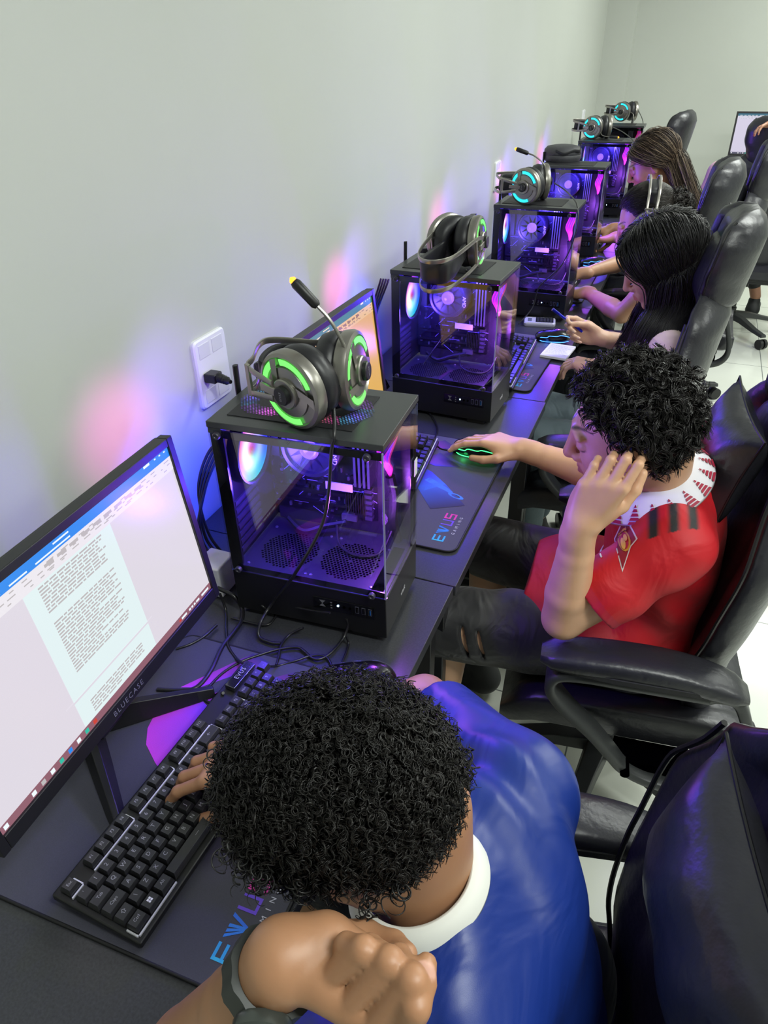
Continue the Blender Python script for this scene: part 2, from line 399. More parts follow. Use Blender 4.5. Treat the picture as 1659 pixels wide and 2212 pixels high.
# ---- mouse mats with a printed figure and the maker's lettering
M_mat = mat('mouse_mat_cloth', '3b3b49', 0.62, bump=(1500, .25, .0004), noise=(900, .12), sheen=.15)
M_print = mat('mouse_mat_print', '808080', 0.62, attr='color', noise=(900, .1))
M_matedge = mat('mouse_mat_stitched_rim', '0d0d10', .6)
def rrect(x0, x1, y0, y1, r, n=6):
    out = []
    for cx, cy, a0 in ((x1-r, y1-r, 0), (x0+r, y1-r, 90), (x0+r, y0+r, 180), (x1-r, y0+r, 270)):
        for k in range(n+1): a = math.radians(a0+90*k/n); out.append((cx+r*math.cos(a), cy+r*math.sin(a)))
    return out
def mouse_mat():
    t = thing('mouse_mat', 'l', 'mouse mat'); W, L, h = 0.40, 0.49, 0.004          # local: origin at the near front corner, x to the wall = negative
    pts = rrect(-W, 0, 0, L, .022)
    MB().loft([[(x, y, 0) for x, y in pts], [(x, y, h) for x, y in pts]]).build('cloth', M_mat, t, smooth=40)
    ring = np.array([(x, y, h*.5) for x, y in pts]); MB().rect(ring, h+.0012, .0035, ref=(0, 0, 1), closed=True).build('stitched_rim', M_matedge, t, smooth=60)
    b = MB(); b.col = (0, 0, 0); z = h+.0004
    def poly(P, C):
        o = len(b.v); b.v.extend([(x, y, z) for x, y in P]); b.c.extend([lin(c) for c in C]); b.f.append(tuple(range(o, o+len(P)))); b.m.append(0)
    mg, vi, bl, lb = 'c23cc8', '7a3ad0', '3a36c8', '2f66d8'
    # billowing figure: magenta to blue
    def fan(c, cc, P, C):
        o = len(b.v); b.v.append((*c, z)); b.c.append(lin(cc)); b.v.extend([(x, y, z) for x, y in P]); b.c.extend([lin(q) for q in C])
        for i in range(len(P)-1): b.f.append((o, o+1+i, o+2+i)); b.m.append(0)
    fan((-.245, .30), vi, [(-.20, .20), (-.245, .212), (-.285, .235), (-.318, .258), (-.335, .285), (-.342, .315), (-.340, .345), (-.31, .375), (-.28, .36), (-.25, .345), (-.21, .32), (-.17, .30), (-.16, .24), (-.20, .20)],
        [bl, bl, mg, mg, mg, mg, mg, '9a3ad8', vi, vi, bl, bl, bl, bl])
    for P, C in (([(-.335, .375), (-.305, .385), (-.22, .475), (-.26, .485)], [mg, 'a03ae0', '30306a', '2a2a50']), ([(-.29, .37), (-.265, .36), (-.13, .44), (-.17, .47)], [mg, vi, '2a2a50', '2a2a50']),
                 ([(-.21, .33), (-.15, .30), (-.10, .255), (-.14, .21), (-.19, .22)], [lb, bl, '3b74e0', lb, bl]),
                 ([(-.20, .345), (-.15, .33), (-.09, .345), (-.16, .40)], [vi, bl, '2c2c58', '2c2c58']), ([(-.16, .22), (-.10, .255), (-.03, .18), (-.10, .14)], ['3358c8', '3b60d8', '26263a', '26263a'])): poly(P, C)
    # strap that ends in a loop
    cl = spline([(-.15, .265, 0), (-.115, .245, 0), (-.09, .232, 0), (-.075, .222, 0)], 12)
    for s in range(len(cl)-1):
        a, c = cl[s], cl[s+1]; nn = np.array([-(c-a)[1], (c-a)[0]]); nn = nn/np.linalg.norm(nn)*(.009-.0004*s); poly([a[:2]-nn, c[:2]-nn, c[:2]+nn, a[:2]+nn], ['3f7fe8']*4)
    th = np.linspace(0, 2*math.pi, 21)
    for i in range(20):
        P = []
        for q, s in ((th[i], 1), (th[i+1], 1), (th[i+1], .55), (th[i], .55)):
            x, y = .022*s*math.cos(q), .0085*s*math.sin(q); P.append((-.062+x*.93+y*.36, .212-x*.36+y*.93))
        poly(P, ['3f86f0']*4)
    b.build('printed_figure', M_print, t, smooth=None)
    b = MB(); b.col = lin('2f9be8'); ex = (0, 1, 0); ey = (-1, 0, 0); H = .026; xc = -.047; y = .028; s = .0052
    def seg(P, c):
        o = len(b.v); b.v.extend([(xc-p[1], y+p[0], z) for p in P]); b.c.extend([lin(c)]*len(P)); b.f.append(tuple(range(o, o+len(P)))[::-1]); b.m.append(0)
    def bar(x0, x1, y0, y1, c): seg([(x0, y0), (x1, y0), (x1, y1), (x0, y1)], c)
    bar(0, .004, -H/2, H/2, '35b4ea')                                        # E
    for yy in (-H/2+.002, 0, H/2-.002): bar(0, .021, yy-.002, yy+.002, '2f9fe8')
    for k in range(3):                                                      # the striped V
        x0 = .026+.0065*k; seg([(x0, H/2-.001), (x0+.0042, H/2-.001), (.0465+.001*k-.003, -H/2+.0015*k), (.0435+.001*k-.003, -H/2+.0015*k+.001)], '2f7fe6')
    seg([(.052, H/2), (.057, H/2), (.046, -H/2), (.043, -H/2+.002)], '2f6fe6')
    for x0, x1, y0, y1 in ((.062, .066, -H/2, H/2), (.062, .083, -H/2, -H/2+.004), (.079, .083, -H/2, H/2)): bar(x0, x1, y0, y1, '6a48d8')
    for x0, x1, y0, y1 in ((.088, .109, H/2-.004, H/2), (.088, .092, 0, H/2), (.088, .109, -.002, .002), (.105, .109, -H/2, 0), (.088, .109, -H/2, -H/2+.004)): bar(x0, x1, y0, y1, 'd838a8')
    b.col = lin('c8c8d8')
    for k, ch in enumerate('GAMING'): b.text(ch, .0105, (xc+.0245, y+.036+k*.0125, z), (0, 1, 0), (-1, 0, 0))
    b.build('lettering', M_print, t, smooth=None); return t
mat0 = mouse_mat(); mat0.location = (.631, -.822, DZ+.0009); mat0.rotation_euler = (0, 0, .02)
mat0['label'] = 'dark mouse mat under the nearest keyboard, its coloured lettering beside the watch'; mat0['group'] = 'printed mouse mats'
for (x, y, rz), l in (((.605, .062, .0), 'dark mouse mat under the hand and green-lit mouse of the boy in red'), ((.578, .915, -.04), 'dark mouse mat under the white notepad'),
                      ((.59, 1.84, 0), 'dark mouse mat under the forearms of the woman wearing a headset')):
    dup(mat0, (x, y, DZ+.0009), rz, l)
# ================================================================ monitors
M_bezel = mat('monitor_bezel', '1a1a1f', 0.38)
def screen_mats(key, cols, strength):
    return [mat('screen_%s_%d' % (key, i), '000000', .25, emit=c, estr=strength*(s if isinstance(s, float) else 1)) for i, (c, s) in enumerate(cols)]
SCR = {'white': screen_mats('white', [('d9d3dd', 1.), ('dcebec', 1.), ('2f88e8', 1.), ('e6e2e8', 1.), ('b9b4b6', 1.), ('8d5f6c', 1.), ('eaf4ff', 1.), ('c8453a', 1.), ('35b8a0', 1.)], 1.08),
       'amber': screen_mats('amber', [('e9b765', 1.), ('f3cb80', 1.), ('4c8d84', 1.), ('f0c982', 1.), ('9a7a55', 1.), ('5a4a48', 1.), ('ffeac0', 1.), ('c8453a', 1.), ('35b8a0', 1.)], .95),
       'pale': screen_mats('pale', [('d8d2e8', 1.), ('e4e2f2', 1.), ('3c6f86', 1.), ('dcd8ea', 1.), ('a8a6b8', 1.), ('5a5a70', 1.), ('ffffff', 1.), ('c8453a', 1.), ('35b8a0', 1.)], .95)}
def make_monitor(kind, seed=1):
    rr = random.Random(seed); W, H, T = .476, .268, .11
    t = thing('monitor', 'l', 'monitor', group='monitors along the wall'); z0 = .123; x0 = .055
    eh = np.array([-math.sin(T), 0, math.cos(T)]); ew = np.array([0, 1., 0]); nn = np.cross(ew, eh); B = np.array([x0, -W/2, z0]); Rm = np.stack([nn, ew, eh], 1)
    S = lambda u, v, d=0: B+ew*u*W+eh*(1-v)*H+nn*d
    b = MB(); bw, bt, bb = .013, .013, .023; c = B+ew*W/2+eh*H/2
    for (u0, u1, v0, v1) in ((-bw, 0, -bt, H+bb), (W, W+bw, -bt, H+bb), (0, W, -bt, 0), (0, W, H, H+bb)):
        b.box(B+ew*(u0+u1)/2+eh*(H-(v0+v1)/2)+nn*(-.006), (.020, u1-u0, v1-v0), R=Rm)
    b.build('bezel', M_bezel, t, smooth=None, bevel=.0015)
    b = MB(); b.box(c-nn*.014-eh*.005, (.024, W+2*bw-.004, H+bt+bb-.004), R=Rm); b.box(c-nn*.034-eh*.01, (.03, W*.7, H*.6), R=Rm); b.build('back_cover', M_blackplastic, t, smooth=None, bevel=.006)
    b = MB(); q = lambda u0, v0, u1, v1, m, d=0.0005: b.quad(S(u0, v1, d), S(u1, v1, d), S(u1, v0, d), S(u0, v0, d), m)
    q(0, 0, 1, 1, 0, -.0005); q(0, 0, 1, .06, 2, 0); q(0, .06, 1, .14, 3, 0); q(.328, .14, .673, .955, 1, 0); q(.30, .786, .70, .797, 0); q(0, .957, 1, 1, 5, 0)
    q(.87, .008, .90, .022, 6)
    for u in (.925, .95, .975): q(u, .012, u+.008, .02, 6)
    for u, wd in ((.03, .035), (.09, .03), (.14, .04), (.20, .03), (.25, .03), (.31, .06), (.40, .13)): q(u, .042, u+wd, .05, 6)
    q(.47, .018, .53, .026, 6)
    for r_ in range(3):
        u = .02
        while u < .98:
            wd = rr.uniform(.008, .03)
            if rr.random() < .75: q(u, .072+r_*.022, u+wd, .078+r_*.022, 4)
            u += wd+rr.uniform(.01, .03)
    for u in np.arange(.42, .85, .048): q(u, .078, u+.034, .094, 4); q(u+.004, .108, u+.03, .114, 4)
    def line(v, u1):
        u = .376
        while u < u1-.008:
            wd = min(rr.uniform(.01, .035), u1-u); q(u, v, u+wd, v+.0088, 4); u += wd+.0045
    v = .152; k = 0
    while v < .665:
        if not .298 < v < .345: line(v, .60+rr.uniform(0, .035) if rr.random() < .85 else .5+rr.random()*.1)
        v += .0168
    for v in (.855, .872, .889, .906, .923): line(v, .62 if v < .92 else .50)
    for i, u in enumerate((.012, .11, .145, .18, .215, .25, .285, .32, .355)): q(u, .966, u+.014, .991, (6, 6, 4, 6, 8, 2, 6, 8, 7)[i])
    for u, wd in ((.80, .012), (.815, .03), (.86, .01), (.875, .01), (.89, .01), (.905, .02), (.94, .045)): q(u, .972, u+wd, .986, 6 if u > .81 else 7)
    b.build('screen', SCR[kind], t, smooth=None)
    MB().text('BLUECASE', .0125, S(.49, 1.043, .0047), (0, 1, 0), eh, space=1.25).build('brand_lettering', mat('grey_lettering', '70707c', .4), t, smooth=None)
    # stand: neck and two splayed wedge feet
    b = MB(); b.rect([(x0-.06, 0, .02), (x0-.06, 0, .10), (x0-.052, 0, .20)], .055, .022); b.build('stand_neck', M_blackplastic, t, bevel=.003)
    for sy in (-1, 1):
        b = MB(); A = np.array([x0-.085, sy*.012, .0]); E_ = np.array([x0+.05, sy*.127, .0]); d = nrm(E_-A); s = np.cross((0, 0, 1), d); R = []
        for tt, hh, ww in ((0, .042, .019), (.35, .034, .017), (.85, .018, .013), (1, .013, .011)):
            p = A+(E_-A)*tt; R.append([p-s*ww, p+s*ww, p+s*ww*.35+np.array([0, 0, hh]), p-s*ww*.35+np.array([0, 0, hh])])
        b.loft(R); b.build('stand_foot', M_blackplastic, t, smooth=None, bevel=.0015)
    return t
mw = make_monitor('white', 3); mw.location = (.250, -.576, DZ+.0054); mw.rotation_euler = (0, 0, .052); mw['label'] = 'monitor with a white text document on screen, blue bar on top, nearest of the row'
ma = make_monitor('amber', 5); ma.location = (.232, .225, DZ+.0054); ma.rotation_euler = (0, 0, -.02); ma['label'] = 'monitor with an amber-tinted document on screen, behind the nearest tower'
mp_ = make_monitor('pale', 6)
mp_.location = (.235, 1.13, DZ+.0054); mp_['label'] = 'monitor behind the second tower, only its upper corner showing above the upturned headset'
dup(mp_, (.235, 2.08, DZ+.0054), 0, 'monitor between the third and fourth towers, almost hidden')
o = dup(mp_, (1.36, 5.55, DZ+.0054), -math.pi/2, 'monitor with a pale lilac screen by the far wall, behind a chair back'); del o['group']

# ================================================================ tower cases
M_case = mat('tower_black_steel', '121214', 0.36, bump=(1400, .2, .0003))
M_casetop = mat('tower_top_panel', '37393b', 0.33, bump=(1400, .2, .0003))
M_in = mat('tower_interior_steel', '24222c', 0.45)
M_board = mat('circuit_board', '0e0d16', 0.4, noise=(60, .5))
M_comp = mat('board_components', '33313d', 0.35); M_comp2 = mat('board_dark_parts', '09090d', 0.5); M_alu = mat('board_metal', 'b0b0bc', 0.28, metal=.9)
M_label = mat('white_sticker', 'd8d8dc', .5)
M_hole = mat('vent_holes', '010102', 0.9, spec=0.0)
M_glass = glass('tempered_glass'); M_glassedge = mat('glass_edge', '8e93a8', .15)
M_fan = mat('lit_fan_blades', '000000', .4, attr='emit', estr=1.0)
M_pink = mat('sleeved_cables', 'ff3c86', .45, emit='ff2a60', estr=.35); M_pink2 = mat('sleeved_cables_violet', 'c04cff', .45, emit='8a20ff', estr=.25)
CD, CW, CH_ = .295, .187, .400
def hsv(h, s, v):
    import colorsys; return colorsys.hsv_to_rgb(h % 1, s, v)
def make_tower(dots=False, sticker='edge'):
    t = thing('computer_tower', 'l', 'computer tower', group='glass-sided towers along the wall'); hx, hy = CD/2, CW/2; g = .104   # g: foot of the glass
    b = MB(); b.box((0, 0, .057), (CD-.002, CW-.001, .090)); b.build('base_shell', M_case, t, smooth=None, bevel=.002)
    for sx in (-1, 1):
        b = MB(); b.box((sx*(hx-.045), 0, .006), (.05, CW-.012, .012)); b.build('foot', M_case, t, smooth=None, bevel=.001)
    b = MB(); b.box((0, 0, CH_-.006), (CD+.002, CW+.002, .011)); b.box((-hx+.012, 0, CH_-.016), (.024, CW, .012)); b.build('top_panel', M_casetop, t, smooth=None, bevel=.0012)
    b = MB(); b.box((-.018, 0, CH_+.0003), (.215, .132, .0012)); mp = b.build('top_vent_mesh', mat('vent_mesh', '1a1a1e', .5, bump=(2500, .5, .0006)), t, smooth=None)
    if dots:
        b = MB(); z = CH_+.0013  # fan light coming up through the vent, put into the colour of glowing dots
        for cx, base in ((-.075, .9), (.045, .45)):
            for i in range(-11, 12):
                for j in range(-10, 11):
                    x, y = i*.0053+(j % 2)*.00265, j*.0050; r = math.hypot(x, y)
                    if .022 < r < .056 and abs(y) < .058:
                        ang = math.atan2(y, x)/(2*math.pi); f = max(0, 1-abs(r-.04)/.02)*(.35+.65*max(0, math.sin(6*math.pi*ang+1+base*5)))
                        h = (ang+base) % 1; h = {0: .97, 1: .62, 2: .78, 3: .45}[int(h*4)]+.06*math.sin(h*20); b.col = tuple(q*1.5*f for q in hsv(h, .85, 1))
                        if f > .08: s = .0014; b.quad((cx+x-s, y-s, z), (cx+x+s, y-s, z), (cx+x+s, y+s, z), (cx+x-s, y+s, z))
        b.build('vent_glow_dots', M_fan, mp, smooth=None)
    # posts and rear
    b = MB(); b.box((-hx+.004, 0, (g+CH_)/2), (.006, CW-.004, CH_-g-.01)); b.box((-hx+.012, -hy+.006, (g+CH_)/2), (.022, .008, CH_-g-.02)); b.build('rear_panel', M_case, t, smooth=None, bevel=.001)
    b = MB(); b.box((hx-.014, hy-.010, (g+CH_)/2), (.024, .018, CH_-g-.012)); b.box((0, hy-.002, (g+CH_)/2), (CD-.006, .003, CH_-g-.012)); b.build('far_side_panel', M_case, t, smooth=None, bevel=.001)
    for k in range(7): pass
    b = MB()
    for k in range(7): b.box((-hx+.0085, -.02, .125+k*.0165), (.003, .085, .009))
    b.build('slot_covers', M_in, t, smooth=None)
    # glass: side towards -y, front towards +x
    def pane(name, c, sz, axis):
        p = MB().box(c, sz).build(name, M_glass, t, smooth=None); e = MB(); z0, z1 = c[2]-sz[2]/2, c[2]+sz[2]/2
        return p
    gz = (g+CH_-.014)/2; gh = CH_-.014-g
    ps = pane('side_glass', (0, -hy-.0015, gz), (CD-.004, .003, gh), 'y'); pf = pane('front_glass', (hx-.0005, -.001, gz), (.003, CW-.004, gh), 'x')
    b = MB(); y = -hy+.0012
    b.box((0, y, CH_-.0215), (CD-.006, .001, .014)); b.box((0, y, g+.006), (CD-.006, .001, .012)); b.box((-hx+.014, y, gz), (.022, .001, gh)); b.build('printed_border', M_gloss, ps, smooth=None)
    b = MB(); x = hx-.004; b.box((x, 0, CH_-.0205), (.001, CW-.006, .012)); b.box((x, hy-.016, gz), (.001, .026, gh)); b.build('printed_border', M_gloss, pf, smooth=None)
    MB().box((hx-.0005, -hy-.0012, gz), (.0024, .0024, gh)).build('polished_corner', M_glassedge, pf, smooth=None)
    for sx in (-1, 1):
        for z in (g+.006, CH_-.022):
            b = MB(); p = np.array([sx*(hx-.018 if sx < 0 else hx-.024), -hy-.003, z]); b.lathe(p, (0, -1, 0), [(.0062, 0), (.0062, .005), (.005, .0065), (.003, .0065), (.002, .005)], n=20); b.build('thumb_screw', M_comp, ps, smooth=40)
    # power-supply shroud with two hexagonal grilles
    sh = MB().box((0, -.002, g-.001), (CD-.01, CW-.012, .003)).build('shroud', M_in, t, smooth=None)
    b = MB(); z = g+.0008
    for cx in (-.068, .052):
        for i in range(-9, 10):
            for j in range(-9, 10):
                x, y = i*.0066+(j % 2)*.0033, j*.0057
                if math.hypot(x, y) < .053 and math.hypot(x, y) > .006: b.add([(cx+x+.0026*math.cos(a), y-.012+.0026*math.sin(a), z) for a in np.arange(6)*math.pi/3+math.pi/6], [(0, 1, 2, 3, 4, 5)])
    b.box((hx-.022, -.012, z-.0002), (.022, .13, .0006)); b.build('grille_holes', M_hole, sh, smooth=None)
    b = MB()
    for x, y in ((-.125, -.07), (-.125, .05), (-.012, -.07), (-.002, -.07), (.112, -.072), (-.01, .05), (.01, .05), (.11, .04)): b.lathe((x, y, z), (0, 0, 1), [(.0032, 0), (.0026, .0016), (.0001, .0022)], n=12)
    b.build('shroud_screws', M_alu, sh, smooth=50)
    # board and everything on it, on the far side wall, facing -y
    yb = hy-.016; bd = MB().box((-.03, yb, .258), (.212, .003, .235)).build('motherboard', M_board, t, smooth=None)
    MB().box((0, yb+.006, .245), (CD-.03, .002, .275)).build('board_tray', M_in, t, smooth=None)
    rr = random.Random(5); b = MB(); y = yb-.0015
    for _ in range(150):
        x, z2 = rr.uniform(-.13, .07), rr.uniform(.145, .37); sx, sz = rr.choice([(.003, .003), (.006, .003), (.002, .010), (.010, .002), (.005, .005), (.004, .008)])
        hgt = rr.uniform(.001, .006); b.box((x, y-hgt/2, z2), (sx, hgt, sz), m=rr.choice([0, 0, 1, 2]))
    for k in range(10): b.cyl((-.12+.008*(k % 5), y, .345+.012*(k//5)), (-.12+.008*(k % 5), y-.008, .345+.012*(k//5)), .003, 12, m=2)
    b.box((-.115, y-.014, .315), (.03, .028, .095), m=1); b.box((-.045, y-.004, .190), (.17, .008, .007), m=1); b.box((-.045, y-.004, .165), (.17, .008, .005), m=1)
    for k in range(9): b.box((.018+.0048*k, y-.006, .178), (.0018, .012, .042), m=1)
    for k in range(6): b.box((.062, y-.006, .150+.012*k), (.014, .012, .007), m=0)
    b.box((.02, y-.003, .140), (.03, .006, .012), m=2)
    b.build('board_components', [M_comp, M_comp2, M_alu], bd, smooth=None)
    b = MB()                                                            # printed traces
    for k in range(26):
        x, z2 = rr.uniform(-.13, .06), rr.uniform(.15, .37); dx, dz = rr.choice([(.03, 0), (0, .03), (.02, .02), (.03, -.02)]); b.rect([(x, y-.0003, z2), (x+dx, y-.0003, z2+dz)], .0004, .0012)
    b.build('board_traces', mat('board_traces', '8e8fd0', .4), bd, smooth=None)
    for k in range(4): MB().box((.047+.0085*k, y-.017, .298), (.0035, .032, .133)).box((.047+.0085*k, y-.034, .298), (.0042, .001, .134), m=1).build('memory_module', [M_comp2, M_alu], bd, smooth=None)
    co = MB().lathe((-.028, y-.012, .305), (0, -1, 0), [(.055, 0), (.055, .042), (.052, .046), (.046, .046), (.044, .040)], n=48).build('cpu_cooler', mat('cooler_shroud', '26222c', .3), t, smooth=40)
    b = MB()
    for k in range(11):
        a = k*2*math.pi/11; d = np.array([math.cos(a), 0, math.sin(a)]); s = np.array([-math.sin(a), 0, math.cos(a)]); c = np.array([-.028, y-.052, .305])
        b.add([c+d*.016-s*.004, c+d*.043-s*.010+np.array([0, .004, 0]), c+d*.043+s*.008, c+d*.016+s*.006], [(0, 1, 2, 3)])
    b.build('cooler_blades', M_in, co, smooth=None)
    MB().lathe((-.028, y-.052, .305), (0, -1, 0), [(.018, 0), (.018, .004), (.0165, .0055), (.013, .0055), (.012, .005), (.008, .005), (.007, .0055), (.0001, .0058)], n=32).build('cooler_hub', mat('cooler_hub', '9a86b8', .25), co, smooth=40)
    MB().text('AMD', .0135, (.0205, y-.0595, .300), (0, 0, -1), (1, 0, 0)).build('cooler_lettering', M_label, co, smooth=None)
    MB().box((.013, y-.028, .222), (.052, .002, .016)).build('serial_sticker', M_label, t, smooth=None)
    b = MB(); 
    for k in range(7): b.tube(spline([(.098+.003*k, y-.01, .372), (.104+.0035*k, y-.03, .345), (.097+.004*k, y-.05-.002*k, .315), (.108+.002*k, y-.045, .288), (.112, y-.03, .262)], 20), .0021, 6, m=k % 2)
    b.build('sleeved_cables', [M_pink, M_pink2], t)
    b = MB(); b.tube(spline([(.0, y-.02, .14), (.02, y-.06, .118), (.06, y-.075, .110), (.10, y-.06, .115), (.115, y-.03, .15)], 24), .0028, 7)
    b.tube(spline([(.112, y-.03, .262), (.118, y-.028, .22), (.116, y-.03, .17), (.122, y-.02, .12)], 20), .009, 8)
    b.tube(spline([(-.10, y-.02, .128), (-.06, y-.04, .118), (-.02, y-.03, .13), (.02, y-.02, .14)], 24), .006, 7); b.build('inner_cables', M_comp2, t)
    # rear fan, lit
    fx = -hx+.012; fc = np.array([fx, -.012, .312]); b = MB(); b.lathe(fc, (1, 0, 0), [(.062, 0), (.062, .022), (.058, .022), (.058, .002)], n=40, caps=False)
    fan_ = b.build('rear_fan', M_comp2, t, smooth=40); b = MB(); V = []; C_ = []; F_ = []; na, nr = 48, 12
    for i in range(nr):
        r = .004+.0535*i/(nr-1)
        for k in range(na):
            a = k*2*math.pi/na; yy, zz = math.cos(a), math.sin(a)          # yy: + far side (right in view), zz up
            h = {0: 0}.get(-1, (a/(2*math.pi)))                             # colour wheel runs round the ring
            rad = i/(nr-1); ramp = [(0, (0.02, 0.04, 1.)), (.14, (.10, .03, .9)), (.27, (.75, .05, .85)), (.42, (1., .04, .22)), (.55, (1., .35, .05)), (.66, (.35, .9, .1)), (.78, (.0, .75, .8)), (.9, (0., .25, 1.)), (1, (0.02, 0.04, 1.))]
            for q in range(len(ramp)-1):
                if ramp[q][0] <= h <= ramp[q+1][0]: u = (h-ramp[q][0])/(ramp[q+1][0]-ramp[q][0]); col = np.array(ramp[q][1])*(1-u)+np.array(ramp[q+1][1])*u
            hot = math.exp(-((rad-.40)/.24)**2)*(0.35+0.65*max(0, -yy+.25)); col = col*(1.0+.6*hot)+hot*1.35; core = math.exp(-(rad/.16)**2); col = col*(1-core*.75)+np.array((.8, .1, .4))*core*.75
            V.append(fc+np.array([.016, r*yy, r*zz])); C_.append(col)
    for i in range(nr-1):
        for k in range(na): F_.append((i*na+k, i*na+(k+1) % na, (i+1)*na+(k+1) % na, (i+1)*na+k))
    F_.append(tuple(range(na))); b.v = [tuple(v) for v in V]; b.f = F_; b.m = [0]*len(F_); b.c = [tuple(c) for c in C_]; b.build('fan_blades', M_fan, fan_, smooth=180)
    # input panel on the base, -y side
    b = MB(); b.box((.068, -hy-.0004, .066), (.115, .0012, .026)); io = b.build('input_panel', M_gloss, t, smooth=None, bevel=.0004)
    b = MB(); y = -hy-.0014; b.add([(.022, y, .060), (.034, y, .060), (.028, y, .067)], [(0, 1, 2)]); b.add([(.022, y, .074), (.028, y, .067), (.034, y, .074)], [(0, 1, 2)])
    for z in (.072, .066, .060): b.box((.045, y, z), (.003, .0006, .002))
    b.build('button_marks', mat('grey_marks', '6a6a70', .4), io, smooth=None)
    b = MB(); b.cyl((.058, y, .068), (.058, y-.001, .068), .0018, 12); b.build('power_light', mat('blue_led', 'ffffff', .3, emit=(.35, .6, 1.), estr=14), io, smooth=None)
    for k in range(2): MB().cyl((.069+.011*k, y, .067), (.069+.011*k, y-.0005, .067), .0024, 12).build('audio_jack', M_hole, io, smooth=None)
    for k in range(3):
        b = MB(); cx = .0935+.012*k; b.box((cx, y, .067), (.0066, .0008, .0145), m=0); b.box((cx, y-.0003, .067), (.005, .0008, .0125), m=1); b.box((cx+.0006, y-.0005, .067), (.0018, .0008, .0105), m=2)
        b.build('usb_port', [M_alu, M_hole, mat('usb_tongue_blue', '2f6fc0', .4) if k == 2 else M_comp2], io, smooth=None)
    MB().text('vnik', .016, (hx+.0006, 0.0, .050), (0, 1, 0), (0, 0, 1), shear=.25).build('brand_badge', M_label, t, smooth=None)
    a = MB().tube([(-hx-.012, hy-.06, .33), (-hx-.013, hy-.055, .44)], .0065, 10, flat=(1, .7)).tube([(-hx-.013, hy-.058, .325), (-hx+.002, hy-.058, .325)], .004, 8).build('antenna', M_comp2, t)
    if sticker == 'edge': MB().box((hx+.0012, hy-.014, .268), (.0008, .016, .032)).build('white_tag', M_label, pf, smooth=None)
    # lights the case carries: strips inside and the fan that shines out at the back
    point('case_light', (.02, -.03, .355), .02, 5.5, (.075, .045, 1.), t); point('case_light', (-.09, -.04, .26), .02, 3.0, (.10, .05, 1.), t); point('case_light', (.115, .0, .2), .012, 2.4, (.42, .10, 1.), t)
    for nm, p, d, pw, c, an in (('fan_glow', (-hx-.012, .03, .26), (-1, .32, -.62), 17, (.02, .05, 1.), 92), ('fan_glow', (-hx-.012, -.02, .33), (-1, .02, -.10), 2.2, (1., .12, .72), 66), ('fan_glow', (-hx-.012, .03, .335), (-1, .55, .05), 3.2, (.28, .12, 1.), 75)):
        l = bpy.data.lights.new(nm, 'SPOT'); l.energy = pw; l.color = c; l.spot_size = math.radians(an); l.spot_blend = 1.0; l.shadow_soft_size = .03
        o = bpy.data.objects.new(nm, l); COL.objects.link(o); o.location = p; o.rotation_euler = Vector(d).to_track_quat('-Z', 'Y').to_euler(); o.parent = t
    return t
def case_at(o, a): c, s = math.cos(a), math.sin(a); return (o[0]-CD/2*c-CW/2*s, o[1]-CD/2*s+CW/2*c, DZ)
TW = make_tower(True); tp = (.5713, -.2331); TW.location = case_at(tp, .061); TW.rotation_euler = (0, 0, .061); TW['label'] = 'nearest glass-sided tower, its top vent lit by coloured dots under a headset'
T2 = make_tower(False, 'none')
tl = ['glass-sided tower carrying the upturned headset, on the second desk', 'glass-sided tower carrying the cyan-lit headset with raised microphone', 'glass-sided tower with the round black zipped pouch on top',
      'glass-sided tower carrying a cyan-lit headset, level with the brown-haired woman', 'farthest glass-sided tower, dark inside, against the far wall']
places = [((.5247, .6579), -.045), ((.5634, 1.5886), -.013), ((.5341, 2.5641), 0), ((.5517, 3.5516), 0), ((.54, 4.42), 0)]
T2.location = case_at(*places[0]); T2.rotation_euler = (0, 0, places[0][1]); T2['label'] = tl[0]
TOWERS = [TW, T2]
for k in range(1, 4): TOWERS.append(dup(T2, case_at(*places[k]), places[k][1], tl[k]))
o = dup(T2, case_at(*places[4]), 0, tl[4]); TOWERS.append(o)
for c in list(bpy.data.objects):
    if c.parent == o and (c.type == 'LIGHT' or c.name.startswith('rear_fan')):
        for g_ in list(bpy.data.objects):
            if g_.parent == c: bpy.data.objects.remove(g_)
        bpy.data.objects.remove(c)

